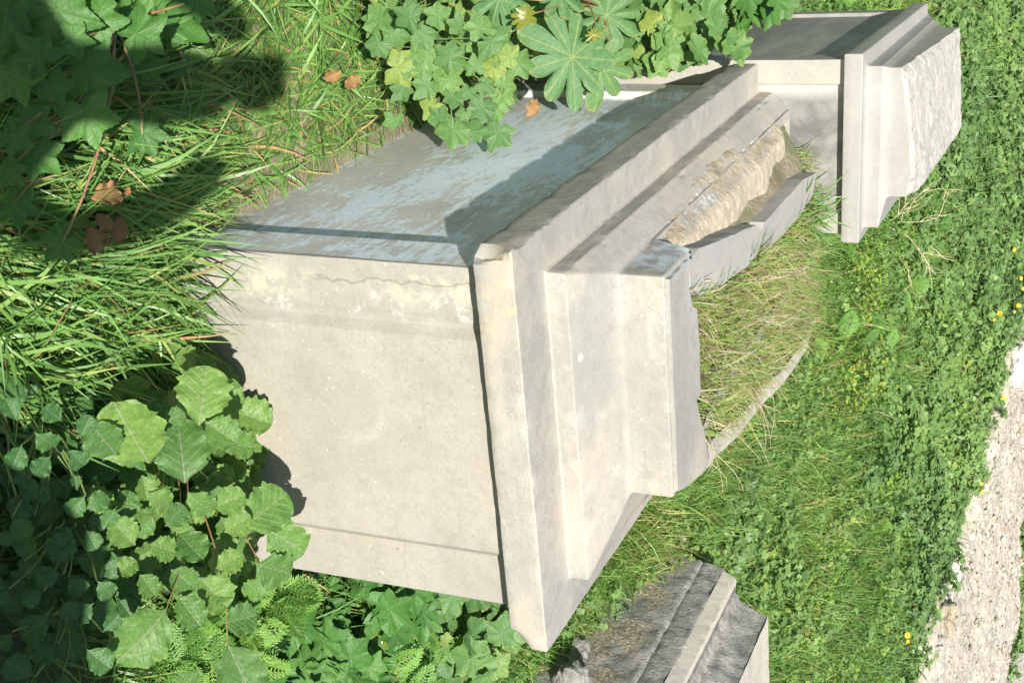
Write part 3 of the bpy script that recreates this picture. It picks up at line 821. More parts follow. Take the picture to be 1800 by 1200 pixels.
rock((3.87, 4.80, ground_z(3.87, 4.80) + .06), (.09, .10, .06), 1.0, M_LIME, 'orange tinted stone at the grass edge of the rubble strip', 83)
rock((4.02, 4.62, ground_z(4.02, 4.62) + .06), (.10, .08, .035), .2, M_RUBBLE, 'large white lime lump low on the rubble strip edge below the orange stone', 85)
rock((3.72, 5.05, ground_z(3.72, 5.05) + .04), (.05, .07, .04), .8, M_WHITE, 'small white chip among leaves just above the orange stone', 87)
rock((3.62, 5.45, ground_z(3.62, 5.45) + .03), (.04, .07, .03), .1, M_WHITE, 'small white chip among leaves midway along the rubble strip edge', 89)
po = link('concrete_post', ragged_slab('concrete_post', [(0, 0), (.9, -.55), (1.0, -.4), (.1, .16)], -.2, .12, M_BROKEN, 91, .012, .03, rough_top=.01)); po.location = (4.95, 6.12, ground_z(4.95, 6.12))
props(po, 'grey broken concrete block beyond the rubble strip at the right corner', 'block')

# ------------------------------------------------------------------ the photographer and an added, unseen block behind the camera (they cast the shade at the lower edge of the view)
def skin_body(name, joints, edges, mat, label, parent=None):
    me = bpy.data.meshes.new(name)
    me.from_pydata([j[0] for j in joints], edges, []); me.update()
    o = bpy.data.objects.new(name, me); COL.objects.link(o)
    sk = o.modifiers.new('skin', 'SKIN'); sk.use_smooth_shade = True
    for v, j in zip(me.skin_vertices[0].data, joints): v.radius = j[1]; v.use_root = False
    me.skin_vertices[0].data[0].use_root = True
    sb = o.modifiers.new('sub', 'SUBSURF'); sb.levels = 1; sb.render_levels = 1
    me.materials.append(mat)
    return o
M_COAT = simple_mat('dark_cloth', (.08, .09, .13), .9); M_BLACK = simple_mat('black_plastic', (.02, .02, .02), .4)
fx, fy = FH; rx_, ry_ = LAT
def bp_(r, f, z): return (-.80 + rx_ * r + fx * f, -2.17 + ry_ * r + fy * f, z)
J = [(bp_(0, -.06, .12), (.15, .11)), (bp_(0, -.05, .35), (.15, .11)), (bp_(0, -.05, .60), (.16, .11)), (bp_(0, -.03, .72), (.09, .08)), (bp_(0, 0, .80), (.055, .055)),
     (bp_(0, .03, .88), (.08, .09)), (bp_(0, .03, .97), (.085, .105)), (bp_(0, .02, 1.03), (.06, .07)),
     (bp_(.19, -.04, .68), (.06, .06)), (bp_(.25, .09, .68), (.055, .055)), (bp_(.21, .16, .82), (.05, .05)), (bp_(.13, .13, .97), (.045, .05)),
     (bp_(-.19, -.04, .68), (.06, .06)), (bp_(-.30, .10, .62), (.06, .06)), (bp_(-.24, .17, .82), (.05, .05)), (bp_(-.14, .13, 1.0), (.045, .05)),
     (bp_(.10, -.06, .02), (.10, .10)), (bp_(.12, -.02, -.34), (.07, .07)), (bp_(.13, -.08, -.70), (.05, .05)), (bp_(.15, .08, -.75), (.04, .03)),
     (bp_(-.10, -.06, .02), (.10, .10)), (bp_(-.12, -.02, -.34), (.07, .07)), (bp_(-.13, -.08, -.70), (.05, .05)), (bp_(-.15, .08, -.75), (.04, .03))]
E_ = [(0, 1), (1, 2), (2, 3), (3, 4), (4, 5), (5, 6), (6, 7), (3, 8), (8, 9), (9, 10), (10, 11), (3, 12), (12, 13), (13, 14), (14, 15), (0, 16), (16, 17), (17, 18), (18, 19), (0, 20), (20, 21), (21, 22), (22, 23)]
pers = skin_body('person', J, E_, M_COAT, '')
props(pers, 'person in dark clothes standing behind the view with both hands raised to the face', 'person')
blk = link('shade_block', ragged_slab('shade_block', [(-.28, -2.10), (-.17, -1.95), (-.07, -1.83), (.05, -1.76), (.45, -1.88), (1.05, -2.05), (.95, -2.7), (-.2, -2.6)], -.86, .35, M_CAP2, 97, .01, .05, rough_top=.01))
props(blk, 'unseen pale concrete block added behind the view to cast the bottom left shade', 'block')

def camera_body():
    V = []; F = []
    def box(c, h):
        b = len(V)
        for sx in (-1, 1):
            for sy in (-1, 1):
                for sz in (-1, 1): V.append(tuple(CAM + RIGHT * (c[0] + sx * h[0]) + UPV * (c[1] + sy * h[1]) - FWD * (c[2] + sz * h[2])))
        F.extend([(b, b + 1, b + 3, b + 2), (b + 4, b + 6, b + 7, b + 5), (b, b + 4, b + 5, b + 1), (b + 2, b + 3, b + 7, b + 6), (b, b + 2, b + 6, b + 4), (b + 1, b + 5, b + 7, b + 3)])
    box((0, 0, .09), (.05, .07, .03)); box((.06, 0, .09), (.012, .03, .028)); box((0, 0, .04), (.034, .034, .022))
    return V, F
Vc, Fc = camera_body()
props(link('photo_camera', make_mesh('photo_camera', Vc, Fc, M_BLACK)), 'black camera held up by the person behind the view', 'camera')

# ------------------------------------------------------------------ vegetation
def inst_mesh(name, T, P, R, S, mat, smooth=False, rnd=None):
    """copies of one of several small templates merged in one mesh. T=(verts, quad/tri faces), P (n,3), R (n,3,3), S (n,) or (n,3)"""
    tv, tf = T
    tv = np.asarray(tv, float); tf = np.asarray(tf, np.int64); n = len(P); k = len(tv)
    S = np.asarray(S); S = S[:, None] if S.ndim == 1 else S
    L = tv[None] * S[:, None, :]
    V = np.einsum('nij,nkj->nki', R, L) + P[:, None, :]
    F = (tf[None] + (np.arange(n) * k)[:, None, None]).reshape(-1, tf.shape[1])
    if rnd is None: rnd = rng.random(n)
    return V.reshape(-1, 3), F, np.repeat(rnd, k)

def merged(name, parts, mat, smooth=False):
    V = []; F = []; A = []; b = 0
    for v, f, a in parts:
        if f.shape[1] == 3: f = np.column_stack([f, f[:, 2]])
        V.append(v); F.append(f + b); A.append(a); b += len(v)
    V = np.concatenate(V); F = np.concatenate(F); A = np.concatenate(A)
    tri = F[:, 2] == F[:, 3]
    if tri.any():
        me = bpy.data.meshes.new(name)
        Q = F[~tri]; Tt = F[tri][:, :3]
        me.vertices.add(len(V)); me.vertices.foreach_set('co', V.astype(np.float32).ravel())
        me.loops.add(len(Q) * 4 + len(Tt) * 3)
        me.loops.foreach_set('vertex_index', np.concatenate([Q.ravel(), Tt.ravel()]).astype(np.int32))
        me.polygons.add(len(Q) + len(Tt))
        ls = np.concatenate([np.arange(len(Q)) * 4, len(Q) * 4 + np.arange(len(Tt)) * 3]).astype(np.int32)
        me.polygons.foreach_set('loop_start', ls)
        me.polygons.foreach_set('loop_total', np.concatenate([np.full(len(Q), 4), np.full(len(Tt), 3)]).astype(np.int32))
        me.update(calc_edges=True)
        at = me.attributes.new('rnd', 'FLOAT', 'POINT'); at.data.foreach_set('value', A.astype(np.float32))
        if smooth: me.polygons.foreach_set('use_smooth', np.ones(len(me.polygons), bool))
        me.materials.append(mat); me.validate(); return me
    return make_mesh(name, V, F, mat, smooth, {'rnd': A})

def norm(a): return a / (np.linalg.norm(a, axis=-1, keepdims=True) + 1e-9)

def blades(P, length, width, lean_dir, lean, curl, seg=4, rnd=None):
    """ribbons: P (n,3) base, lean_dir (n,) azimuth, lean (n,) start tilt from vertical, curl (n,) extra tilt at the tip"""
    n = len(P)
    az = lean_dir; t = np.linspace(0, 1, seg + 1)
    ang = lean[:, None] + curl[:, None] * t[None, :] ** 1.3
    ds = length[:, None] / seg
    h = np.concatenate([np.zeros((n, 1)), np.cumsum(np.sin((ang[:, 1:] + ang[:, :-1]) / 2) * ds, 1)], 1)
    v = np.concatenate([np.zeros((n, 1)), np.cumsum(np.cos((ang[:, 1:] + ang[:, :-1]) / 2) * ds, 1)], 1)
    d = np.stack([np.cos(az), np.sin(az)], 1); sidew = np.stack([-np.sin(az), np.cos(az)], 1)
    bend = rng.normal(0, .28, n)[:, None] * t[None, :] ** 2 * length[:, None]
    tw = rng.normal(0, .5, n)[:, None] * (.4 + t[None, :])
    C = np.zeros((n, seg + 1, 3))
    C[..., 0] = P[:, None, 0] + h * d[:, None, 0] + bend * sidew[:, None, 0]
    C[..., 1] = P[:, None, 1] + h * d[:, None, 1] + bend * sidew[:, None, 1]
    C[..., 2] = P[:, None, 2] + v
    prof = np.interp(t, [0, .25, .7, 1], [.7, 1., .75, .04])
    w = width[:, None] * prof[None, :] / 2
    Sx = np.zeros((n, seg + 1, 3))
    Sx[..., 0] = sidew[:, None, 0] * np.cos(tw); Sx[..., 1] = sidew[:, None, 1] * np.cos(tw); Sx[..., 2] = np.sin(tw)
    A = C - Sx * w[..., None]; B = C + Sx * w[..., None]
    V = np.stack([A, B], 2).reshape(-1, 3)
    k = 2 * (seg + 1)
    f = np.array([[2 * q, 2 * q + 1, 2 * q + 3, 2 * q + 2] for q in range(seg)])
    F = (f[None] + (np.arange(n) * k)[:, None, None]).reshape(-1, 4)
    if rnd is None: rnd = rng.random(n)
    return V, F, np.repeat(rnd, k)

def rot_from(nrm, yaw):
    """frames whose z axis is nrm (n,3), spun by yaw"""
    z = norm(nrm); ref = np.where(np.abs(z[:, 2:3]) > .9, [[1., 0, 0]], [[0, 0, 1.]])
    x = norm(np.cross(ref, z)); y = np.cross(z, x)
    c, s = np.cos(yaw)[:, None], np.sin(yaw)[:, None]
    X = x * c + y * s; Y = -x * s + y * c
    return np.stack([X, Y, z], -1)

# ---- leaf templates (petiole at the origin, tip along +Y, upper side +Z)
def tri(x): return 2 * np.abs(x - np.floor(x + .5))
def polar_leaf(kind, seed, nth=126, rings=(.0, .12, .25, .4, .55, .7, .83, .93, 1.0)):
    r_ = np.random.default_rng(seed)
    th = np.linspace(-math.pi, math.pi, nth, endpoint=False)
    P1 = np.column_stack([np.cos(th), np.sin(th), np.full(nth, seed * 3.1)])
    if kind == 'mallow':
        nl = 6; R = (1 - .16 * (np.abs(th) / math.pi)) * (.72 + .28 * (1 - np.abs(np.sin(3 * th))) ** .8)
        R *= 1 - .7 * np.exp(-((math.pi - np.abs(th)) / .28) ** 2)
        R *= 1 + .03 * (tri(th * 6.1) - .5) * 2 + .13 * vnoise(P1, 1.8, seed)
    elif kind == 'broad':
        nl = 6; R = (1 - .22 * (np.abs(th) / math.pi)) * (.64 + .36 * (1 - np.abs(np.sin(3 * th))) ** .85)
        R *= 1 - .68 * np.exp(-((math.pi - np.abs(th)) / .32) ** 2)
        R *= 1 + .03 * (tri(th * 7) - .5) * 2 + .08 * vnoise(P1, 1.3, seed)
    else:
        nl = 9; sec = 2 * math.pi / nl
        dl = np.abs((th / sec + .5) % 1 - .5) * 2
        th2 = th; lobe = np.floor(th / sec + .5).astype(int); lv = r_.uniform(.78, 1.08, 16)[lobe + 8]
        Lk = (1 - .25 * (np.abs(th) / math.pi) ** 2) * lv
        R = .36 + (Lk - .36) * np.clip(1 - dl ** 2.1, 0, 1) ** .62
        R *= 1 + .03 * (tri(th * 19) - .5) + .05 * vnoise(P1, 1.3, seed)
    R *= 1.0 if kind != 'castor' else 1.12
    V = [[0, 0, 0]]; E = [0]
    cup = r_.uniform(-.25, .30); fold = .05 if kind != 'castor' else .035
    ph = r_.uniform(0, 6)
    for q in rings[1:]:
        rr = R * q; tw_ = th + (.10 * np.sin(2 * th + ph) if kind == 'castor' else .06 * np.sin(3 * th + ph)); x = rr * np.sin(tw_); y = rr * np.cos(tw_)
        lob = np.abs(np.sin(nl / 2 * th))
        z = fold * lob * q + cup * rr ** 2 + .05 * q ** 2 * np.sin(2 * th + ph) + .045 * q ** 3 * np.sin(9 * th + ph) + .03 * q ** 2 * np.sin(5 * th + 2 * ph)
        z -= .10 * np.clip(y, 0, 2) ** 2 if kind != 'mallow' else 0
        V += np.column_stack([x, y, z]).tolist(); E += [q] * nth
    V = np.array(V); F = []
    for j in range(nth): F.append((0, 1 + (j + 1) % nth, 1 + j))
    for k in range(len(rings) - 2):
        for j in range(nth):
            a = 1 + k * nth + j; b = 1 + k * nth + (j + 1) % nth
            F.append((a, b, b + nth, a + nth))
    return V, F, np.array(E), V[:, :2].copy()

def strap_leaf(kind, seed, nt_=34, ns=13):
    r_ = np.random.default_rng(seed)
    t = np.linspace(0, 1, nt_); s = np.linspace(-1, 1, ns)
    P1 = np.column_stack([t * 3, t * 0, t * 0 + seed])
    if kind == 'radish':
        w = .43 * np.interp(t, [0, .06, .14, .25, .45, .65, .82, .93, .98, 1], [.04, .16, .55, .82, 1., .98, .80, .52, .26, .04])
        tooth = .10
    elif kind == 'round':
        w = .43 * np.interp(t, [0, .08, .2, .4, .65, .85, .96, 1], [.03, .08, .5, .9, 1., .82, .42, .04]); tooth = .03
    elif kind == 'dead':
        w = .34 * np.interp(t, [0, .1, .3, .6, .85, 1], [.05, .4, .9, 1., .6, .02]); tooth = .16
    elif kind == 'dock':
        w = .20 * np.interp(t, [0, .1, .3, .6, .85, 1], [.1, .7, 1., .8, .4, .02]); tooth = .05
    else:
        w = .17 * np.interp(t, [0, .1, .3, .6, .85, 1], [.05, .3, .8, 1., .6, .02]); tooth = .3
    V = []; E = []
    ph = r_.uniform(0, 6); arch = r_.uniform(-.15, .45); cupv = r_.uniform(.1, .7)
    for sgn in (0,):
        for i_, tt in enumerate(t):
            for ss in s:
                side = 1 if ss > 0 else -1
                tf = 1 + tooth * (.65 * math.sin(6.283 * (tt * 4.3 + (.3 if side > 0 else 0)) + ph) + .35 * math.sin(6.283 * tt * 9.1 + ph * side)) * abs(ss) + .05 * math.sin(tt * 40 + ph * side) * abs(ss) ** 2
                x = ss * w[i_] * tf
                y = tt + abs(ss) * .05 * math.sin(math.pi * tt) - (.0)
                z = cupv * .7 * abs(x) + .014 * math.cos(2 * math.pi * (tt * 7 - abs(ss) * 2)) * (abs(ss) ** .5) - arch * tt ** 2
                z += .055 * abs(ss) ** 3 * math.sin(tt * 19 + ph + side) + .02 * math.sin(tt * 5 + ph)
                V.append((x, y, z)); E.append(max(abs(ss), tt ** 6))
    F = []
    for a in range(nt_ - 1):
        for b in range(ns - 1):
            i0 = a * ns + b; F.append((i0, i0 + 1, i0 + ns + 1, i0 + ns))
    V = np.array(V); return V, F, np.array(E), V[:, :2].copy()

def leaf_set(kinds, mat, name, seeds, gen):
    out = []
    for s_ in seeds:
        V, F, E, uv = gen(kinds, s_)
        out.append(make_mesh(name, V, F, mat, True, {'edge': E}, uv))
    return out
L_MALLOW = leaf_set('mallow', M_MALLOW, 'leaf', range(1, 7), polar_leaf)
L_BROAD = leaf_set('broad', M_BIGMALLOW, 'leaf', range(11, 16), polar_leaf)
L_CASTOR = leaf_set('castor', M_CASTOR, 'leaf', range(21, 24), polar_leaf)
L_YOUNG = leaf_set('castor', M_YOUNG, 'leaf', range(24, 26), polar_leaf)
L_RADISH = leaf_set('radish', M_RADISH, 'leaf', range(31, 37), strap_leaf)
L_ROUND = leaf_set('round', M_ROSETTE, 'leaf', range(41, 46), strap_leaf)
L_DOCK = leaf_set('dock', M_RADISH, 'leaf', range(51, 54), strap_leaf)
L_DEAD = leaf_set('dead', M_DEAD, 'leaf', range(61, 65), strap_leaf)

def frame(P, tip, nrm):
    y = Vector(tip) - Vector(P); L = y.length; y.normalize()
    z = Vector(nrm); z = (z - y * z.dot(y)).normalized(); x = y.cross(z)
    return x, y, z, L

def put_leaf(parent, me, P, tip, nrm, wide=1.0, name='leaf'):
    x, y, z, L = frame(P, tip, nrm)
    o = bpy.data.objects.new(name, me); COL.objects.link(o); o.parent = parent
    q = Vector(P) - Vector(parent.location)
    o.matrix_basis = Matrix(((x.x * L * wide, y.x * L, z.x * L, q.x), (x.y * L * wide, y.y * L, z.y * L, q.y), (x.z * L * wide, y.z * L, z.z * L, q.z), (0, 0, 0, 1)))
    return o

def tubes(paths, r0, r1, n=6):
    V = []; F = []
    for path in paths:
        path = np.array(path, float); m = len(path)
        for k in range(m):
            d = path[min(k + 1, m - 1)] - path[max(k - 1, 0)]; d = d / (np.linalg.norm(d) + 1e-9)
            u = np.cross(d, [.3, .1, 1]); u /= np.linalg.norm(u) + 1e-9; w = np.cross(d, u)
            r = r0 + (r1 - r0) * k / (m - 1)
            for a in range(n):
                an = 2 * math.pi * a / n; V.append(path[k] + (u * math.cos(an) + w * math.sin(an)) * r)
        b = len(V) - m * n
        for k in range(m - 1):
            for a in range(n):
                F.append((b + k * n + a, b + k * n + (a + 1) % n, b + (k + 1) * n + (a + 1) % n, b + (k + 1) * n + a))
    return np.array(V), F

def curve(a, b, sag=.15, up=.3, n=7):
    """petiole from the stem base a to the leaf b: rises first, then bows over"""
    a = np.array(a, float); b = np.array(b, float); L = np.linalg.norm(b - a)
    m = (a + b) / 2 + np.array([0, 0, up * L]) * .5
    t = np.linspace(0, 1, n)[:, None]
    return (1 - t) ** 2 * a + 2 * t * (1 - t) * m + t ** 2 * b

def leafy_plant(name, base, label, cat, leaves, meshes, stem_mat=M_STEM, r=.0022, wide=1.0, group=None, stems=True, hub=None, stem_every=1):
    """leaves: list of (P, tip, normal)"""
    o = empty(name, base, label, cat, group)
    paths = []
    hubs = [np.array(h) for h in (hub or [base])]
    for k, (P, T, N) in enumerate(leaves[:99]):
        put_leaf(o, meshes[k % len(meshes)], P, T, N, wide)
        if k % stem_every: continue
        h = min(hubs, key=lambda q: np.linalg.norm(q - np.array(P)))
        paths.append(curve(h, P) - np.array(base))
    for h in hubs:
        if np.linalg.norm(h - np.array(base)) > .01: paths.append(curve(base, h, up=.1) - np.array(base))
    if stems and paths:
        V, F = tubes(paths, r, r * .6)
        link('stem', make_mesh('stem', V, F, stem_mat, True), o)
    return o

SUNV = np.array(SUN_TO)
def rand_leaf(P, size, upness=1.0, spread=.5, towards=(-.3, -.75, .2)):
    n = np.array([0, 0, upness]) + SUNV * .5 + np.array(towards) * .5 + rng.normal(0, spread, 3); n /= np.linalg.norm(n)
    d = rng.normal(0, 1, 3); d -= n * d.dot(n); d /= np.linalg.norm(d)
    return (tuple(P), tuple(np.array(P) + d * size), tuple(n))

def scatter_plant(name, base, radius, height, count, size, label, cat, meshes, towards=(-.3, -.75, .2), ell=(1, 1), group=None, spread=.5, wide=1.0, shape=.6):
    base = tuple(base); leaves = []
    for k in range(count):
        a = rng.uniform(0, 6.283); q = radius * math.sqrt(rng.random())
        z = base[2] + height * (.25 + .75 * rng.random() ** shape) * (1 - .35 * (q / radius) ** 2)
        P = (base[0] + q * math.cos(a) * ell[0], base[1] + q * math.sin(a) * ell[1], z)
        if blocked(P[0], P[1], .015, z): continue
        leaves.append(rand_leaf(P, size * rng.uniform(.38, 1.32), spread=spread, towards=towards))
    return leafy_plant(name, base, label, cat, leaves, meshes, wide=wide, group=group, stem_every=4, r=.0015)

def blocked(x, y, m=.0, z=-1.0):
    x = np.asarray(x, float); y = np.asarray(y, float)
    hi = z > -.03
    b = (x > (-.02 - .05 * hi) - m) & (x < .78 + m) & (y > (-.01 - .06 * hi) - m) & (y < 1.72)
    b |= (x > -.075 - m) & (x < .46 + m) & (y > 1.6) & (y < 2.96 + m)
    b |= (x > xA - .02 - m) & (y > .9) & (y < yE + m)
    return b
RADISH_LEAVES = [((0.228, -0.481, -0.466), (0.090, -0.508, -0.487), (0.066, -0.802, 0.594)),
    ((0.214, -0.348, -0.455), (0.116, -0.294, -0.456), (-0.377, -0.673, 0.636)),
    ((0.202, -0.355, -0.433), (0.239, -0.346, -0.374), (-0.618, -0.610, 0.496)),
    ((0.297, -0.419, -0.450), (0.188, -0.381, -0.471), (-0.271, -0.686, 0.675)),
    ((0.391, -0.346, -0.460), (0.376, -0.306, -0.413), (-0.391, -0.763, 0.515)),
    ((0.470, -0.282, -0.453), (0.434, -0.191, -0.403), (-0.444, -0.563, 0.697)),
    ((0.485, -0.250, -0.424), (0.552, -0.211, -0.372), (-0.157, -0.683, 0.713)),
    ((0.536, -0.298, -0.427), (0.591, -0.250, -0.380), (-0.067, -0.650, 0.757)),
    ((0.339, -0.505, -0.536), (0.299, -0.469, -0.534), (-0.285, -0.384, 0.879)),
    ((0.299, -0.467, -0.495), (0.336, -0.447, -0.466), (-0.310, -0.546, 0.779)),
    ((0.377, -0.451, -0.490), (0.354, -0.408, -0.472), (-0.413, -0.538, 0.735)),
    ((0.374, -0.526, -0.497), (0.319, -0.541, -0.522), (-0.213, -0.539, 0.815)),
    ((0.396, -0.439, -0.473), (0.437, -0.452, -0.416), (-0.797, -0.365, 0.482)),
    ((0.386, -0.502, -0.487), (0.412, -0.474, -0.450), (-0.544, -0.444, 0.712)),
    ((0.472, -0.450, -0.499), (0.516, -0.438, -0.459), (-0.374, -0.687, 0.623)),
    ((0.496, -0.533, -0.449), (0.545, -0.637, -0.466), (-0.380, -0.315, 0.870)),
    ((0.513, -0.408, -0.474), (0.582, -0.391, -0.432), (-0.382, -0.459, 0.802)),
    ((0.631, -0.383, -0.462), (0.640, -0.325, -0.422), (-0.508, -0.440, 0.740)),
    ((0.652, -0.414, -0.432), (0.752, -0.426, -0.387), (-0.378, -0.657, 0.653)),
    ((0.511, -0.478, -0.470), (0.560, -0.481, -0.422), (-0.672, -0.363, 0.646)),
    ((0.421, -0.559, -0.522), (0.408, -0.525, -0.502), (-0.642, -0.548, 0.536)),
    ((0.341, -0.383, -0.482), (0.391, -0.372, -0.446), (-0.149, -0.871, 0.469)),
    ((0.451, -0.335, -0.456), (0.429, -0.296, -0.418), (-0.385, -0.745, 0.544)),
    ((0.515, -0.368, -0.465), (0.504, -0.325, -0.433), (-0.492, -0.590, 0.640)),
    ((0.188, -0.532, -0.485), (0.117, -0.553, -0.505), (0.007, -0.714, 0.700)),
    ((0.435, -0.530, -0.499), (0.473, -0.528, -0.469), (-0.572, -0.324, 0.753)),
    ((0.421, -0.426, -0.447), (0.384, -0.447, -0.481), (-0.283, -0.642, 0.712)),
    ((0.337, -0.479, -0.486), (0.365, -0.517, -0.499), (-0.169, -0.424, 0.890)),
    ((0.666, -0.488, -0.447), (0.692, -0.524, -0.478), (-0.345, -0.740, 0.578)),
    ((0.275, -0.388, -0.503), (0.278, -0.351, -0.472), (-0.631, -0.479, 0.610)),
    ((0.186, -0.410, -0.484), (0.176, -0.375, -0.458), (-0.364, -0.614, 0.700)),
    ((0.289, -0.531, -0.512), (0.269, -0.550, -0.562), (-0.219, -0.875, 0.432)),
    ((0.268, -0.460, -0.509), (0.314, -0.469, -0.497), (-0.308, -0.367, 0.878)),
    ((0.582, -0.288, -0.413), (0.601, -0.329, -0.442), (-0.304, -0.642, 0.704)),
    ((0.569, -0.375, -0.430), (0.540, -0.390, -0.464), (-0.509, -0.546, 0.666))]
ROSETTE_LEAVES = [((0.183, -0.649, -0.530), (0.212, -0.679, -0.542), (-0.254, -0.548, 0.797)),
    ((0.225, -0.693, -0.532), (0.187, -0.725, -0.544), (-0.251, -0.075, 0.965)),
    ((0.260, -0.736, -0.538), (0.230, -0.747, -0.555), (-0.038, -0.799, 0.600)),
    ((0.272, -0.641, -0.506), (0.294, -0.675, -0.526), (-0.611, -0.656, 0.443)),
    ((0.229, -0.606, -0.500), (0.254, -0.637, -0.519), (-0.137, -0.596, 0.791)),
    ((0.261, -0.603, -0.512), (0.248, -0.569, -0.488), (-0.431, -0.627, 0.649)),
    ((0.223, -0.602, -0.521), (0.199, -0.597, -0.526), (-0.243, -0.249, 0.937)),
    ((0.305, -0.591, -0.497), (0.278, -0.564, -0.488), (-0.147, -0.449, 0.881)),
    ((0.292, -0.615, -0.510), (0.331, -0.614, -0.496), (-0.281, -0.481, 0.830)),
    ((0.330, -0.698, -0.495), (0.320, -0.732, -0.523), (-0.288, -0.543, 0.789)),
    ((0.351, -0.677, -0.508), (0.387, -0.669, -0.488), (-0.234, -0.663, 0.711)),
    ((0.273, -0.753, -0.513), (0.234, -0.735, -0.508), (-0.258, -0.732, 0.631)),
    ((0.303, -0.792, -0.515), (0.318, -0.817, -0.512), (-0.329, -0.104, 0.939)),
    ((0.380, -0.743, -0.493), (0.406, -0.781, -0.527), (-0.449, -0.749, 0.487)),
    ((0.400, -0.669, -0.472), (0.414, -0.706, -0.487), (-0.291, -0.455, 0.842)),
    ((0.386, -0.628, -0.498), (0.423, -0.619, -0.478), (-0.289, -0.555, 0.780)),
    ((0.435, -0.745, -0.494), (0.452, -0.784, -0.512), (-0.551, -0.529, 0.645)),
    ((0.444, -0.822, -0.473), (0.411, -0.834, -0.513), (-0.522, -0.614, 0.592)),
    ((0.482, -0.693, -0.492), (0.524, -0.680, -0.457), (-0.495, -0.441, 0.749)),
    ((0.480, -0.759, -0.482), (0.508, -0.774, -0.475), (-0.397, -0.375, 0.838)),
    ((0.098, -0.641, -0.543), (0.138, -0.621, -0.524), (0.030, -0.723, 0.690)),
    ((0.097, -0.682, -0.529), (0.130, -0.712, -0.534), (-0.328, -0.480, 0.814)),
    ((0.093, -0.601, -0.517), (0.058, -0.623, -0.530), (-0.081, -0.442, 0.893)),
    ((0.138, -0.574, -0.517), (0.102, -0.555, -0.499), (0.021, -0.663, 0.748)),
    ((0.155, -0.589, -0.533), (0.193, -0.574, -0.520), (-0.101, -0.506, 0.857)),
    ((0.151, -0.720, -0.532), (0.149, -0.682, -0.525), (-0.136, -0.194, 0.972)),
    ((0.054, -0.684, -0.525), (0.016, -0.683, -0.539), (-0.310, -0.487, 0.817)),
    ((0.136, -0.644, -0.515), (0.157, -0.678, -0.526), (-0.403, -0.508, 0.761)),
    ((0.469, -0.657, -0.482), (0.448, -0.629, -0.463), (-0.053, -0.591, 0.805)),
    ((0.356, -0.827, -0.490), (0.376, -0.849, -0.499), (-0.451, -0.670, 0.590)),
    ((0.264, -0.669, -0.522), (0.315, -0.678, -0.497), (-0.448, -0.440, 0.778)),
    ((0.195, -0.676, -0.526), (0.165, -0.696, -0.542), (-0.231, -0.377, 0.897)),
    ((0.414, -0.703, -0.477), (0.380, -0.710, -0.498), (-0.338, -0.565, 0.753)),
    ((0.198, -0.747, -0.520), (0.226, -0.752, -0.486), (-0.714, -0.479, 0.510)),
    ((0.333, -0.746, -0.494), (0.339, -0.777, -0.510), (-0.197, -0.486, 0.851))]
BROAD_LEAVES = [((-0.543, -0.490, -0.531), (-0.515, -0.424, -0.465), (-0.100, -0.679, 0.727)),
    ((-0.458, -0.418, -0.477), (-0.440, -0.370, -0.429), (-0.221, -0.649, 0.728)),
    ((-0.398, -0.526, -0.519), (-0.372, -0.502, -0.487), (-0.186, -0.717, 0.672)),
    ((-0.474, -0.538, -0.517), (-0.420, -0.533, -0.498), (-0.125, -0.801, 0.586)),
    ((-0.345, -0.526, -0.521), (-0.302, -0.503, -0.495), (-0.333, -0.355, 0.874)),
    ((-0.274, -0.569, -0.543), (-0.255, -0.546, -0.511), (-0.497, -0.529, 0.687)),
    ((-0.195, -0.517, -0.512), (-0.175, -0.549, -0.525), (-0.424, -0.549, 0.720)),
    ((-0.332, -0.583, -0.526), (-0.305, -0.579, -0.505), (-0.444, -0.591, 0.673)),
    ((-0.391, -0.446, -0.474), (-0.330, -0.443, -0.463), (-0.102, -0.704, 0.703)),
    ((-0.531, -0.383, -0.474), (-0.518, -0.349, -0.427), (0.030, -0.810, 0.586)),
    ((-0.447, -0.489, -0.490), (-0.408, -0.479, -0.478), (-0.110, -0.558, 0.823)),
    ((-0.557, -0.465, -0.469), (-0.477, -0.463, -0.458), (-0.059, -0.803, 0.593)),
    ((-0.536, -0.220, -0.393), (-0.507, -0.192, -0.378), (-0.154, -0.339, 0.928)),
    ((-0.304, -0.227, -0.561), (-0.290, -0.189, -0.529), (-0.144, -0.599, 0.787)),
    ((-0.495, -0.307, -0.459), (-0.515, -0.266, -0.415), (0.262, -0.634, 0.728)),
    ((-0.514, -0.472, -0.445), (-0.505, -0.447, -0.418), (-0.110, -0.697, 0.709)),
    ((-0.496, -0.518, -0.471), (-0.535, -0.542, -0.482), (0.203, -0.633, 0.747)),
    ((-0.387, -0.582, -0.501), (-0.363, -0.565, -0.478), (-0.270, -0.624, 0.733)),
    ((-0.569, -0.536, -0.501), (-0.520, -0.551, -0.513), (0.076, -0.439, 0.895))]
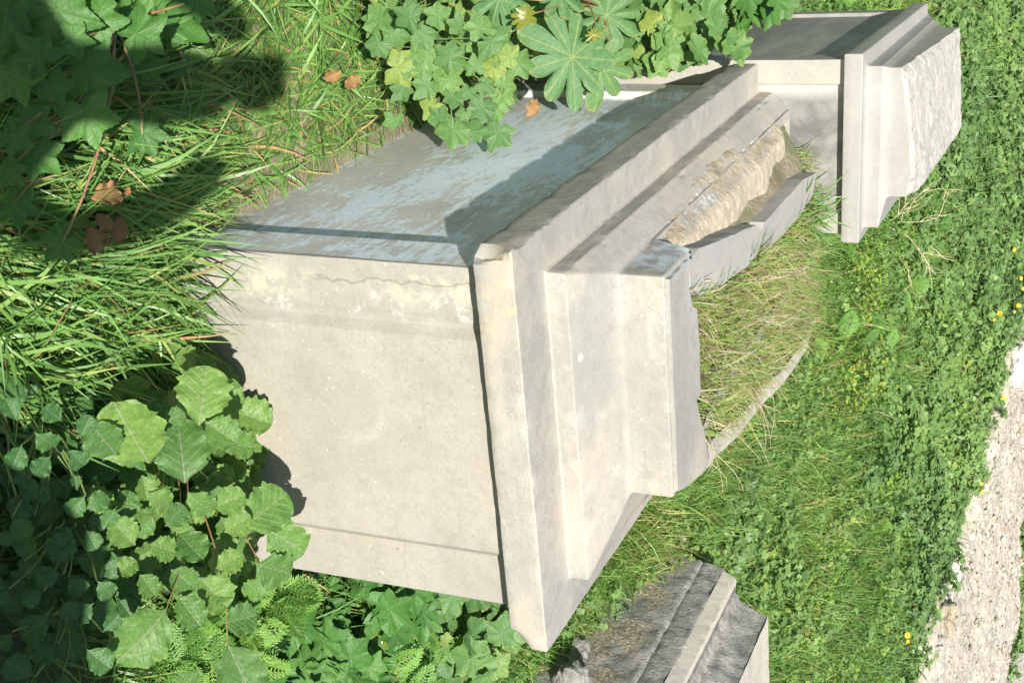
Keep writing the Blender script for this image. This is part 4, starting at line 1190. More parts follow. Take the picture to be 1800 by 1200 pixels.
MALLOW_LEAVES = [((-0.252, 0.792, -0.524), (-0.194, 0.763, -0.551), (-0.001, -0.676, 0.737)),
    ((-0.182, 0.737, -0.572), (-0.157, 0.715, -0.591), (-0.034, -0.688, 0.725)),
    ((-0.121, 0.674, -0.570), (-0.090, 0.672, -0.576), (0.095, -0.756, 0.648)),
    ((-0.186, 0.815, -0.492), (-0.170, 0.775, -0.517), (-0.016, -0.531, 0.847)),
    ((-0.129, 0.777, -0.515), (-0.104, 0.750, -0.533), (-0.154, -0.649, 0.745)),
    ((-0.146, 0.808, -0.469), (-0.117, 0.789, -0.466), (-0.430, -0.554, 0.713)),
    ((-0.069, 0.795, -0.473), (-0.019, 0.761, -0.471), (-0.363, -0.483, 0.797)),
    ((-0.043, 0.875, -0.386), (0.003, 0.850, -0.401), (-0.347, -0.860, 0.374)),
    ((-0.219, 0.863, -0.474), (-0.192, 0.854, -0.466), (-0.394, -0.601, 0.695)),
    ((-0.202, 0.915, -0.401), (-0.182, 0.891, -0.429), (0.188, -0.679, 0.710)),
    ((-0.197, 0.981, -0.362), (-0.156, 0.983, -0.345), (-0.107, -0.921, 0.375)),
    ((-0.155, 0.847, -0.446), (-0.130, 0.840, -0.458), (-0.115, -0.932, 0.343)),
    ((-0.122, 0.922, -0.387), (-0.084, 0.920, -0.383), (-0.097, -0.950, 0.297)),
    ((-0.108, 0.864, -0.419), (-0.063, 0.835, -0.426), (-0.359, -0.692, 0.626)),
    ((-0.317, 0.855, -0.456), (-0.297, 0.831, -0.475), (0.070, -0.582, 0.810)),
    ((-0.315, 0.737, -0.571), (-0.271, 0.729, -0.559), (-0.283, -0.803, 0.524)),
    ((-0.263, 0.916, -0.406), (-0.241, 0.958, -0.366), (0.035, -0.699, 0.714)),
    ((-0.310, 0.781, -0.526), (-0.269, 0.787, -0.503), (-0.239, -0.757, 0.608)),
    ((-0.234, 0.738, -0.545), (-0.262, 0.737, -0.565), (-0.195, -0.928, 0.318)),
    ((-0.207, 0.876, -0.435), (-0.241, 0.882, -0.442), (-0.223, -0.890, 0.397)),
    ((-0.099, 0.774, -0.493), (-0.099, 0.740, -0.515), (-0.026, -0.532, 0.846)),
    ((-0.103, 0.821, -0.452), (-0.083, 0.810, -0.465), (0.012, -0.744, 0.668)),
    ((-0.245, 0.824, -0.477), (-0.277, 0.803, -0.502), (-0.059, -0.720, 0.691)),
    ((-0.157, 0.905, -0.430), (-0.134, 0.914, -0.405), (-0.194, -0.852, 0.487)),
    ((-0.350, 0.778, -0.472), (-0.374, 0.760, -0.499), (-0.335, -0.632, 0.699)),
    ((-0.305, 0.874, -0.408), (-0.346, 0.885, -0.432), (-0.509, -0.641, 0.574)),
    ((-0.151, 0.935, -0.388), (-0.174, 0.967, -0.369), (-0.147, -0.591, 0.793)),
    ((-0.303, 0.666, -0.582), (-0.274, 0.642, -0.597), (-0.135, -0.649, 0.749)),
    ((-0.360, 0.722, -0.520), (-0.385, 0.697, -0.549), (-0.273, -0.611, 0.743)),
    ((-0.054, 0.830, -0.438), (-0.094, 0.828, -0.416), (0.294, -0.839, 0.458)),
    ((-0.222, 0.941, -0.368), (-0.234, 0.918, -0.397), (0.000, -0.784, 0.620)),
    ((-0.184, 0.775, -0.520), (-0.155, 0.745, -0.543), (-0.174, -0.696, 0.697)),
    ((-0.237, 0.726, -0.570), (-0.226, 0.745, -0.518), (-0.122, -0.926, 0.358)),
    ((-0.191, 0.812, -0.477), (-0.153, 0.822, -0.471), (0.147, -0.862, 0.484)),
    ((-0.101, 0.894, -0.402), (-0.066, 0.889, -0.384), (-0.408, -0.640, 0.651))]
CASTOR_LEAVES = [((-0.169, 1.221, -0.314), (-0.240, 1.159, -0.416), (-0.226, -0.756, 0.614)),
    ((-0.354, 1.061, -0.440), (-0.276, 1.036, -0.461), (-0.055, -0.738, 0.672)),
    ((-0.237, 1.495, -0.309), (-0.172, 1.534, -0.238), (-0.103, -0.830, 0.549)),
    ((-0.128, 1.291, -0.258), (-0.029, 1.256, -0.261), (-0.244, -0.741, 0.625)),
    ((-0.212, 1.784, -0.311), (-0.141, 1.843, -0.269), (0.078, -0.639, 0.765)),
    ((-0.336, 1.225, -0.336), (-0.287, 1.240, -0.288), (0.050, -0.965, 0.257))]
YOUNG_LEAVES = [((-0.311, 1.024, -0.354), (-0.281, 1.013, -0.362), (-0.110, -0.753, 0.649)),
    ((-0.227, 1.221, -0.246), (-0.207, 1.226, -0.235), (-0.029, -0.869, 0.493))]
DEAD_LEAVES = [((-0.227, -0.384, -0.563), (-0.228, -0.331, -0.538), (-0.385, -0.396, 0.834)),
    ((-0.203, -0.389, -0.552), (-0.176, -0.382, -0.533), (-0.241, -0.751, 0.615)),
    ((-0.136, -0.358, -0.551), (-0.170, -0.348, -0.538), (0.086, -0.663, 0.743)),
    ((-0.182, -0.406, -0.568), (-0.131, -0.378, -0.561), (0.075, -0.351, 0.934)),
    ((-0.202, -0.283, -0.579), (-0.215, -0.272, -0.575), (-0.036, -0.444, 0.895)),
    ((-0.279, 0.477, -0.575), (-0.265, 0.451, -0.599), (0.006, -0.670, 0.742)),
    ((-0.246, 0.577, -0.586), (-0.231, 0.552, -0.612), (-0.232, -0.755, 0.613)),
    ((-0.061, 0.974, -0.350), (-0.093, 0.999, -0.325), (-0.043, -0.727, 0.686)),
    ((-0.083, -0.035, -0.701), (-0.088, -0.008, -0.685), (-0.111, -0.513, 0.851)),
    ((-0.070, -0.056, -0.732), (-0.052, -0.034, -0.710), (-0.255, -0.566, 0.784))]


# ------------------------------------------------------------------ near plants
NZ = lambda x, y: float(ground_z(np.array([x]), np.array([y]))[0])
leafy_plant('radish_plant', (.22, -.26, -.79), 'large wrinkled crinkly leaves of a wild radish in sunlight against the pale pedestal face', 'plant',
            RADISH_LEAVES, L_RADISH, M_REDSTEM, .0022, 1.05, hub=[(.12, -.12, -.74), (.30, -.16, -.74), (.42, -.12, -.74)], stem_every=3)
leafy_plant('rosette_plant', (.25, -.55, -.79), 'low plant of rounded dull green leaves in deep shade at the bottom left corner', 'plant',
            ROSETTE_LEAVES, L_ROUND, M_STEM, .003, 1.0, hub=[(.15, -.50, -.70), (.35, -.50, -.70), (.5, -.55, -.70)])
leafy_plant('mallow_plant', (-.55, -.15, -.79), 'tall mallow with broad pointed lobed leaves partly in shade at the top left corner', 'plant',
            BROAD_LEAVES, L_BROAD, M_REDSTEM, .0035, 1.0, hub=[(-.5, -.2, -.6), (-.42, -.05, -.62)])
leafy_plant('mallow_plant', (-.30, 1.25, -.79), 'mallow with small rounded lobed leaves hanging over the blue scuffed pedestal side', 'plant',
            MALLOW_LEAVES, L_MALLOW, M_STEM, .0017, 1.0, hub=[(-.30, 1.05, -.50), (-.26, .85, -.55), (-.24, 1.3, -.50)], stem_every=3)
leafy_plant('castor_plant', (-.28, 1.62, -.78), 'castor plant with a big star shaped leaf reaching over the scuffed pedestal side', 'plant',
            CASTOR_LEAVES, L_CASTOR, M_REDSTEM, .004, 1.0, hub=[(-.25, 1.55, -.35)])
leafy_plant('castor_seedling', (-.35, 1.5, -.78), 'two small glossy yellow bronze castor leaves beside the big star shaped leaf', 'plant',
            YOUNG_LEAVES, L_YOUNG, M_REDSTEM, .003, 1.0, hub=[(-.3, 1.5, -.4)])
DL = ['large curled brown dead leaf on the matted grass, leftmost', 'brown dead leaf folded beneath the leftmost one', 'brown papery dead leaf beside the pedestal corner', 'brown dead leaf half buried in long grass',
      'small curled brown leaf at the edge of the bare soil', 'small brown dead leaf in matted grass left of the mallow', 'second small brown dead leaf close to the mallow leaves', 'withered tan leaf hanging from the mallow on the blue scuffed side',
      'small dead leaf on bare soil under the pedestal side', 'dead leaf at the foot of the nearest pedestal corner']
for k, (P, T, N) in enumerate(DEAD_LEAVES):
    P = np.array(P); T = np.array(T)
    x, y, z, L = frame(P, T, N); L *= 1.15
    o = link('dead_leaf', L_DEAD[k % 4]); props(o, DL[k], 'dead leaf')
    o.matrix_world = Matrix(((x.x * L * 1.0, y.x * L, z.x * L * 2.4, P[0]), (x.y * L * 1.0, y.y * L, z.y * L * 2.4, P[1]), (x.z * L * 1.0, y.z * L, z.z * L * 2.0, P[2]), (0, 0, 0, 1)))

# filler plants around the near ones (each rooted in the ground)
near = [
 ('radish_plant', (.30, -.22, -.79), .17, .26, 90, .085, 'lower wild radish leaves crowded under the big wrinkled ones', 'plant', L_RADISH),
 ('radish_plant', (.50, -.18, -.79), .16, .28, 85, .085, 'wild radish clump nearest the bottom edge beside feathery green leaves', 'plant', L_RADISH),
 ('radish_plant', (.17, -.09, -.79), .06, .14, 10, .07, 'small wild radish leaves tucked behind grass at the pedestal foot', 'plant', L_RADISH),
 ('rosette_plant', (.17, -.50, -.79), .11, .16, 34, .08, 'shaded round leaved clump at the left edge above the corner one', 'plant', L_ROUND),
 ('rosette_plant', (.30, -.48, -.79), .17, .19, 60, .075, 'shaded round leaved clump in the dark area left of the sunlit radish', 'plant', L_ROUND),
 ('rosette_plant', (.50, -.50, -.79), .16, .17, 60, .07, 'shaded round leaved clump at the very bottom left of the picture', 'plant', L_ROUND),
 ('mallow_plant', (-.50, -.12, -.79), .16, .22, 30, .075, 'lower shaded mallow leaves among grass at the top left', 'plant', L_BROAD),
 ('mallow_plant', (-.30, 1.05, -.79), .16, .36, 70, .05, 'dense mallow leaves behind the ones that hang on the scuffed side', 'plant', L_MALLOW),
 ('mallow_plant', (-.40, .85, -.79), .14, .22, 24, .055, 'low mallow leaves where grass meets the hanging mallow', 'plant', L_MALLOW),
 ('mallow_plant', (-.27, 1.45, -.79), .16, .44, 80, .055, 'mallow leaves around the castor plant stem', 'plant', L_MALLOW),
 ('castor_plant', (-.32, 1.95, -.76), .20, .55, 16, .12, 'castor leaves mixed with weeds behind the big star shaped leaf', 'plant', L_CASTOR),
 ('dock_plant', (-.22, 1.98, -.74), .17, .72, 95, .11, 'upright dock leaves beside the scuffed pedestal far corner', 'plant', L_DOCK),
 ('mallow_plant', (-.24, 2.35, -.70), .20, .78, 98, .065, 'bushy mallow against the smaller pedestal side, nearer one', 'plant', L_MALLOW),
 ('mallow_plant', (-.24, 2.78, -.62), .22, .72, 98, .065, 'bushy mallow against the smaller pedestal side, farther one', 'plant', L_MALLOW),
 ('mallow_plant', (-.19, 1.80, -.75), .12, .70, 98, .07, 'tall mallow leaves in the corner where the two pedestals meet', 'plant', L_MALLOW),
 ('mallow_plant', (-.17, 2.15, -.72), .12, .76, 98, .07, 'tall mallow leaves hiding the foot of the smaller pedestal side', 'plant', L_BROAD),
 ('mallow_plant', (-.30, 3.15, -.55), .22, .50, 90, .06, 'mallow bush at the top edge past the smaller pedestal', 'plant', L_MALLOW),
 ('mallow_plant', (-.14, 1.60, -.78), .075, .86, 90, .06, 'upright mallow stems between the castor plant and the far corner of the scuffed side', 'plant', L_MALLOW),
 ('radish_plant', (-.48, 2.2, -.70), .22, .42, 70, .09, 'radish leaves at the top edge behind the castor plant', 'plant', L_RADISH),
 ('mallow_plant', (1.08, .05, -.79), .24, .16, 75, .075, 'lobed mallow leaves on the ground right of the near pedestal, bottom edge', 'plant', L_BROAD),
 ('mallow_plant', (1.20, .45, -.79), .24, .22, 80, .07, 'lobed mallow leaves beside the shaft of the near pedestal', 'plant', L_BROAD),
 ('mallow_plant', (1.50, .85, -.75), .24, .22, 80, .065, 'lobed mallow leaves below the rounded cap corner', 'plant', L_MALLOW),
 ('castor_seedling', (1.22, .50, -.79), .06, .22, 5, .075, 'small yellow green star leaved castor seedling right of the pedestal shaft', 'plant', L_YOUNG),
 ('mallow_plant', (1.02, 2.55, -.6), .16, .36, 60, .07, 'blue green mallow leaves behind the grassy top of the near pedestal', 'plant', L_BROAD),
 ('mallow_plant', (.80, 3.0, -.55), .22, .34, 60, .07, 'dark mallow leaves under the right end of the smaller pedestal', 'plant', L_BROAD),
 ('mallow_plant', (1.25, 2.1, -.68), .16, .30, 55, .07, 'mallow leaves peeping past the broken rim of the near pedestal', 'plant', L_BROAD),
]
for (nm, b, rad_, h_, cnt, sz, lab, cat_, ms) in near:
    scatter_plant(nm, b, rad_, h_, cnt, sz, lab, cat_, ms)

# tiny lilac mallow flower
def flower(P, r, petals, label, cat, mat, disc=None, group=None, name='flower', nrm=None, stem=None):
    o = empty(name, P, label, cat, group)
    V = [(0, 0, 0)]; F = []
    for k in range(petals):
        a = 2 * math.pi * k / petals; w = math.pi / petals * .9
        b = len(V)
        for (q, da, zz) in ((.25, -w * .6, .02), (.75, -w, .1), (1., -w * .4, .06), (1., w * .4, .06), (.75, w, .1), (.25, w * .6, .02)):
            V.append((q * r * math.cos(a + da), q * r * math.sin(a + da), zz * r * (1 + .3 * (k % 2))))
        F.append(tuple(range(b, b + 6)))
    R = Vector(nrm or (-.25, -.7, .6)).to_track_quat('Z', 'Y').to_euler()
    pt = link('petals', make_mesh('petals', V, F, mat), o); pt.rotation_euler = R
    u = np.linspace(0, 2 * math.pi, 10, endpoint=False)
    dv = [(0, 0, r * .3)] + [(r * .34 * math.cos(a), r * .34 * math.sin(a), r * .14) for a in u]
    df = [(0, 1 + k, 1 + (k + 1) % 10) for k in range(10)]
    dk = link('disc', make_mesh('disc', dv, df, disc or mat, True), o); dk.rotation_euler = R
    Vt, Ft_ = tubes([curve((0, 0, -(stem or .12)), (0, 0, 0), up=0)], .0015, .001)
    link('stem', make_mesh('stem', Vt, Ft_, M_STEM, True), o)
    return o
FL = [(2.022, 6.311, 0.541, 0.014), (2.253, 6.423, 0.587, 0.013), (2.331, 6.443, 0.601, 0.012), (2.413, 6.338, 0.586, 0.016), (2.341, 5.977, 0.499, 0.022), (2.345, 5.881, 0.477, 0.012), (2.429, 6.262, 0.569, 0.010), (2.904, 5.954, 0.549, 0.018), (2.948, 6.028, 0.569, 0.014), (3.300, 5.490, 0.487, 0.012), (3.363, 5.503, 0.495, 0.013), (3.622, 4.209, 0.238, 0.019), (3.667, 4.214, 0.242, 0.011)]
FLAB = ['yellow daisy at the upper end of the weedy bank, topmost of all', 'yellow daisy second from the top at the right picture edge', 'yellow daisy third from the top, touching the right picture edge', 'yellow daisy just above the white lime lump',
  'largest yellow daisy, left of the white lime lump', 'small yellow daisy beside the largest one', 'tiny yellow bud between the largest daisy and the picture edge', 'round yellow daisy half way along the rubble strip, the larger of two', 'yellow daisy half way along the rubble strip, the smaller of two',
  'small yellow daisy on the rubble edge, upper one of a touching pair', 'small yellow daisy on the rubble edge, lower one of a touching pair', 'yellow daisy in weeds left of the orange stone', 'small yellow bud just below the daisy near the orange stone']
for (fx_, fy_, fz_, fr_), lab in zip(FL, FLAB):
    flower((fx_, fy_, fz_), fr_, 9, lab, 'flower', M_YELLOW, M_ORANGE, 'yellow daisies on the bank', 'daisy', stem=.3)
flower((-.284, .857, -.422), .006, 5, 'tiny lilac flower among the hanging mallow leaves', 'flower', M_LILAC, M_WHITE, name='mallow_flower')


# feathery bright plants
def fern_template(seed):
    r_ = np.random.default_rng(seed); V = []; F = []
    def needle(p, d, L, w):
        d = d / np.linalg.norm(d); s_ = np.cross(d, [0, 0, 1.]); s_ /= np.linalg.norm(s_) + 1e-9
        b = len(V); V.extend([p - s_ * w * .5, p + s_ * w * .5, p + d * L * .6 + s_ * w * .6 + np.array([0, 0, .01]), p + d * L]); F.append((b, b + 1, b + 2, b + 3))
    n = 11
    for k in range(n):
        t = (k + .5) / n; p = np.array([0, t, -.22 * t * t + .1 * t])
        for sg in (-1, 1):
            Lp = .34 * math.sin(math.pi * min(1, t * .85 + .18)) + .05
            dd = np.array([sg * .85, .55, r_.uniform(-.1, .25)])
            dn = dd / np.linalg.norm(dd)
            needle(p, dd, Lp, .03)
            for q in (.35, .55, .75, .92):
                pp = p + dn * Lp * q
                for s2 in (-1, 1):
                    d2 = np.array([dn[0] * .6 - s2 * dn[1] * .7, dn[1] * .6 + s2 * dn[0] * .7, r_.uniform(-.1, .3)])
                    needle(pp, d2, .13 * (1.2 - q * .5), .028)
    needle(np.array([0, 0, 0.]), np.array([0, 1., -.08]), 1.0, .03)
    return np.array(V), np.array(F)
FT = [fern_template(s_) for s_ in (1, 2, 3)]
def fern_plant(base, rad_, count, size, height, label, ell=(1, 1)):
    base = np.array(base); o = empty('feathery_plant', base, label, 'plant')
    parts = []
    for T in FT:
        n = count // 3
        a = rng.uniform(0, 6.28, n); q = rad_ * np.sqrt(rng.random(n))
        P = np.stack([q * np.cos(a) * ell[0], q * np.sin(a) * ell[1], height * (.2 + .8 * rng.random(n)) * (1 - .4 * (q / rad_) ** 2)], 1)
        ok = ~blocked(P[:, 0] + base[0], P[:, 1] + base[1], .03); P = P[ok]; n = len(P); a = a[ok]
        nrm = np.stack([np.cos(a) * .3 - .2, np.sin(a) * .3 - .5, np.full(n, .9)], 1) + rng.normal(0, .3, (n, 3))
        parts.append(inst_mesh('f', T, P, rot_from(nrm, rng.uniform(0, 6.28, n)), size * rng.uniform(.6, 1.2, n), M_FERN))
    link('foliage', merged('foliage', parts, M_FERN), o)
    return o
fern_plant((.88, -.16, -.79), .15, 150, .10, .17, 'bright yellow green feathery clump at the bottom edge next to the radish leaves')
fern_plant((.86, -.02, -.79), .12, 90, .10, .16, 'feathery green clump at the lower corner of the near pedestal face')
fern_plant((1.52, .52, -.79), .20, 150, .10, .22, 'fine feathery clump under the rounded corner of the near cap')
fern_plant((1.95, 2.75, -.50), .40, 260, .10, .14, 'feathery green patch behind the rough cement pedestal', (1., .7))
fern_plant((1.55, 2.35, -.58), .25, 150, .10, .14, 'feathery green patch between the two large pedestals')

# ------------------------------------------------------------------ grasses (uncountable)
def grass_patch(name, n, region, zfun, L, W, mat, lean=(.1, .7), curl=(.2, 1.4), az=None, rnd=None, seg=4, test=None, zoff=0):
    x0, x1, y0, y1 = region
    x = rng.uniform(x0, x1, n); y = rng.uniform(y0, y1, n)
    keep = np.ones(n, bool) if test is None else test(x, y)
    x, y = x[keep], y[keep]; n = len(x)
    P = np.stack([x, y, zfun(x, y) + zoff], 1)
    a = rng.uniform(0, 6.283, n) if az is None else rng.normal(az[0], az[1], n)
    tuft = vnoise(P, 14, 5); a = a + tuft * 1.2
    return blades(P, rng.uniform(L[0], L[1], n) * (1 + .25 * tuft), rng.uniform(W[0], W[1], n), a, rng.uniform(lean[0], lean[1], n), rng.uniform(curl[0], curl[1], n), seg, rnd(n) if rnd else None)
gz = lambda x, y: ground_z(x, y) - .005
def soil_strip(x, y):
    """bare earth strip along the scuffed side"""
    e = -.05 - .09 * np.exp(-((y - .35) / .35) ** 2) - .05 * np.exp(-((y - .85) / .2) ** 2)
    nz = vnoise(np.stack([x, y, x * 0], 1), 16, 44) * .035
    return x > e + nz
def t_left(x, y): return ~blocked(x, y, .012) & ~((x > -.16) & (x < .2) & (y > -.14) & (y < .06) & (rng.random(len(x)) > .3)) & ~(soil_strip(x, y) & (y > .08) & (y < 1.1) & (rng.random(len(x)) > .10))
parts = [
  grass_patch('g', 5600, (-.95, .0, -.1, 1.25), gz, (.06, .18), (.005, .011), M_GRASS, (1.0, 1.55), (-.3, .5), test=t_left),
  grass_patch('g', 4200, (-.95, .0, .0, 1.25), gz, (.05, .13), (.003, .006), M_GRASS, (1.0, 1.6), (-.4, .4), test=t_left, rnd=lambda n: rng.uniform(.3, 1, n)),
  grass_patch('g', 500, (-.22, .0, .05, .9), gz, (.05, .14), (.003, .006), M_GRASS, (.3, 1.4), (.2, 1.0), test=lambda x, y: ~blocked(x, y, .012), rnd=lambda n: rng.uniform(.3, 1, n)),
  grass_patch('g', 1500, (-.55, .16, -.60, .15), gz, (.10, .25), (.005, .011), M_GRASS, (.2, 1.1), (.2, 1.1), az=(1.2, 1.3), test=t_left),
  grass_patch('g', 900, (-.40, .13, -.62, -.12), gz, (.18, .34), (.005, .010), M_GRASS, (.05, .7), (.3, 1.3), az=(.9, 1.0), test=t_left),
  grass_patch('g', 170, (-.12, .20, -.18, -.02), gz, (.08, .24), (.004, .009), M_GRASS, (.1, .8), (.3, 1.4), az=(1.0, 1.0), test=t_left),
  grass_patch('g', 1700, (-.3, .9, -.6, -.02), gz, (.06, .15), (.003, .007), M_GRASS, (.2, 1.1), (.2, 1.2), test=t_left),
  grass_patch('g', 1800, (-.9, -.08, 1.2, 2.4), gz, (.12, .34), (.004, .008), M_GRASS, (.1, .8), (.2, 1.2), test=t_left),
]
o = link('grass', merged('grass', parts, M_GRASS)); props(o, 'long matted green grass on the ground at the foot of the pedestal, left', 'grass', kind='stuff')
parts = [
  grass_patch('g', 3600, (.78, 2.0, -.4, 2.3), gz, (.08, .26), (.003, .008), M_GRASS, (.05, .8), (.3, 1.3), test=lambda x, y: ~blocked(x, y, .01) & ~((x > xA - .13) & (y > .8))),
  grass_patch('g', 900, (xA - .16, xA, .9, 2.4), gz, (.05, .13), (.003, .007), M_GRASS, (.1, .8), (.3, 1.3), test=lambda x, y: ~blocked(x, y, .01)),
  grass_patch('g', 1500, (.78, 1.5, -.4, .6), gz, (.05, .16), (.003, .006), M_GRASS, (.05, .9), (.3, 1.3), test=lambda x, y: ~blocked(x, y, .01)),
]
o = link('grass', merged('grass', parts, M_GRASS)); props(o, 'green grass between the near pedestal and the rough cement pedestal', 'grass', kind='stuff')

# dry mixed grass growing in the crown of the near pedestal, combed backwards
def t_crown(x, y):
    lim = .60 + .13 * (y - .4)
    left = np.interp(y, [.40, .52, .6, .95, 1.0, 1.4, 1.55, 1.66], [.12, .17, .235, .255, .29, .30, .25, .12])
    front = np.interp(x, [.1, .2, .3, .4, .41, .45, .5, .6], [.36, .40, .42, .42, .39, .40, .43, .47])
    return (x < lim - .03 + .025 * vnoise(np.stack([x, y, x * 0], 1), 20, 3)) & (x > left) & (y > front) & (y < 1.65)
parts = [
  grass_patch('g', 9500, (.10, .80, .36, 1.66), soilz, (.04, .11), (.0018, .0038), M_DRYGRASS, (.1, .9), (.2, 1.0), az=(.9, .75), test=t_crown, seg=3),
  grass_patch('g', 500, (.10, .80, .36, 1.66), soilz, (.07, .16), (.0012, .0022), M_DRYGRASS, (.2, .9), (.1, .8), az=(.7, .6), rnd=lambda n: rng.uniform(.5, 1, n), test=t_crown, seg=4),
]
o = link('grass', merged('grass', parts, M_DRYGRASS)); props(o, 'reddish green dry grass filling the broken crown of the near pedestal', 'grass', kind='stuff')
# broad-bladed tuft against the second pedestal
tf = empty('grass_tuft', (.36, 1.50, .22), 'bright green tuft of broad grass blades against the smaller pedestal face', 'grass tuft')
parts = [grass_patch('g', 90, (-.06, .06, -.12, .09), lambda x, y: x * 0, (.07, .16), (.006, .012), M_GRASS, (.0, .7), (.1, .8), rnd=lambda n: rng.uniform(.2, .8, n)),
         grass_patch('g', 160, (-.04, .14, -.12, .1), lambda x, y: x * 0, (.05, .12), (.003, .006), M_GRASS, (.0, .9), (.1, .8), rnd=lambda n: rng.uniform(.1, .9, n))]
link('blades', merged('blades', parts, M_GRASS), tf)
# long pale stalks lying over the crown
st = []
for k in range(46):
    x = rng.uniform(.25, .68); y = rng.uniform(.45, 1.25); a = rng.normal(.55, .7); L = rng.uniform(.08, .20)
    z0 = .24 + .03 * rng.random()
    p0 = np.array([x, y, z0 - .03]); d = np.array([math.cos(a), math.sin(a), 0])
    mid = p0 + d * L * .5 + np.array([0, 0, rng.uniform(.05, .09)]); p1 = p0 + d * L + np.array([0, 0, rng.uniform(.03, .10)])
    t = np.linspace(0, 1, 7)[:, None]
    st.append((1 - t) ** 2 * p0 + 2 * t * (1 - t) * mid + t ** 2 * p1)
Vt, Ft_ = tubes(st, .0011, .0005, 4)
o = link('dry_stalks', make_mesh('dry_stalks', Vt, Ft_, M_TWIG, True)); props(o, 'thin bleached stalks lying over the grassy crown', 'stalks', kind='stuff')

# ------------------------------------------------------------------ meadow on the bank behind
def meadow_points(n, s0, s1, lat=(-.46, .46), pw=0.0):
    s = s0 * (s1 / s0) ** rng.random(n) if pw == 0 else rng.uniform(s0, s1, n)
    l = s * rng.uniform(lat[0], lat[1], n)
    x = CAM[0] + FH[0] * s + LAT[0] * l; y = CAM[1] + FH[1] * s + LAT[1] * l
    ok = ~blocked(x, y, .01) & ~in_path(x, y, .03) & ~((y > 6.9) & in_path(x, y, -.02))
    return x[ok], y[ok], s[ok]
def patchy(x, y, sc, seed): return vnoise(np.stack([x, y, x * 0], 1), sc, seed)
x, y, s = meadow_points(170000, 3.6, 11.5)
n1 = patchy(x, y, 1.1, 8) * .5 + patchy(x, y, 3.5, 9) * .5
kp = rng.random(len(x)) < np.clip(.95 - .7 * np.clip((s - 7.0) / .8, 0, 1), .2, 1); x, y, s, n1 = x[kp], y[kp], s[kp], n1[kp]
P = np.stack([x, y, ground_z(x, y) - .01], 1)
tone = np.clip(.45 + .35 * n1 + rng.normal(0, .22, len(x)), 0, .93)
redd = rng.random(len(x)) < .03; tone[redd] = rng.uniform(.95, 1, redd.sum())
vb = blades(P, rng.uniform(.07, .20, len(x)) * (1 + .3 * n1), rng.uniform(.003, .0065, len(x)), rng.uniform(0, 6.28, len(x)), rng.uniform(.05, .7, len(x)), rng.uniform(.2, 1.2, len(x)), 2, tone)
o = link('meadow_grass', merged('meadow_grass', [vb], M_GRASS2)); props(o, 'green meadow grass on the bank behind the pedestals', 'grass', kind='stuff')

def small_leaf(kind):
    if kind == 0:   # rounded lobed
        n = 11; a = np.linspace(-2.7, 2.7, n); R = .55 * (1 - .25 * np.abs(a) / 3) * (1 + .22 * np.cos(a * 5))
        V = [(0, 0, 0)] + [(r * math.sin(q), r * math.cos(q), .10 * r + .05 * math.sin(3 * q)) for r, q in zip(R, a)]
        F = [(0, k + 2, k + 1) for k in range(n - 1)]
    elif kind == 1:  # ovate, folded
        V = [(0, 0, 0), (.18, .3, .08), (.24, .6, .1), (.1, .9, .02), (0, 1.05, -.08), (-.1, .9, .02), (-.24, .6, .1), (-.18, .3, .08), (0, .5, 0)]
        F = [(0, 1, 8), (1, 2, 8), (2, 3, 8), (3, 4, 8), (4, 5, 8), (5, 6, 8), (6, 7, 8), (7, 0, 8)]
    elif kind == 2:  # pinnate lobed strip
        V = [(0, 0, 0)]; F = []
        for k in range(4):
            y0 = .15 + k * .22
            for sg in (-1, 1):
                b = len(V); V += [(0, y0 - .07, 0), (sg * .30, y0 + .06, .05), (sg * .24, y0 + .16, .04), (0, y0 + .07, 0)]
                F += [(b, b + 1, b + 2), (b, b + 2, b + 3)]
        b = len(V); V += [(-.14, .95, .02), (.14, .95, .02), (0, 1.15, -.03)]; F += [(b, b + 1, b + 2)]
    else:            # five-pointed star
        V = [(0, 0, 0)]; F = []
        for k in range(7):
            a = (k - 3) * .72; b = len(V)
            V += [(.25 * math.sin(a - .3), .25 * math.cos(a - .3), .02), (.62 * math.sin(a), .62 * math.cos(a), -.04), (.25 * math.sin(a + .3), .25 * math.cos(a + .3), .02)]
            F += [(0, b, b + 1), (0, b + 1, b + 2)]
    return np.array(V, float), np.array(F)
SL = [small_leaf(k) for k in range(4)]
def leaf_cover(name, n, s0, s1, size, height, label, mat, kinds, dens, tone_c, lat=(-.46, .46)):
    x, y, s = meadow_points(n, s0, s1, lat)
    kp = rng.random(len(x)) < dens(x, y, s); x, y, s = x[kp], y[kp], s[kp]
    parts = []
    kk = rng.integers(0, len(kinds), len(x))
    for q, kd in enumerate(kinds):
        m = kk == q; xx, yy = x[m], y[m]; n_ = m.sum()
        hump = np.clip(.55 + .6 * patchy(xx, yy, 4.0, 31) + .4 * patchy(xx, yy, 9.0, 32), .1, 1.5)
        P = np.stack([xx, yy, ground_z(xx, yy) + height * hump * (.25 + .75 * rng.random(n_) ** .6)], 1)
        nrm = np.array([-.12, -.4, .9]) + rng.normal(0, .38, (n_, 3))
        tn = np.clip(tone_c + .3 * patchy(xx, yy, 2.0, 71) + rng.normal(0, .18, n_), 0, 1)
        parts.append(inst_mesh('l', SL[kd], P, rot_from(nrm, rng.uniform(0, 6.28, n_)), size * rng.uniform(.5, 1.3, n_), mat, rnd=tn))
    o = link(name, merged(name, parts, mat)); return props(o, label, 'weeds', kind='stuff')
far_d = lambda x, y, s: np.clip(.03 + np.clip((s - 6.9 - .35 * patchy(x, y, .8, 16)) / .6, 0, 1) + .35 * (patchy(x, y, 1.4, 15) > .25), 0, 1)
leaf_cover('meadow_weeds', 110000, 5.0, 11.5, .042, .13, 'mallow and weed leaves covering the far bank', M_WEED, (0, 0, 1, 3), far_d, .42)
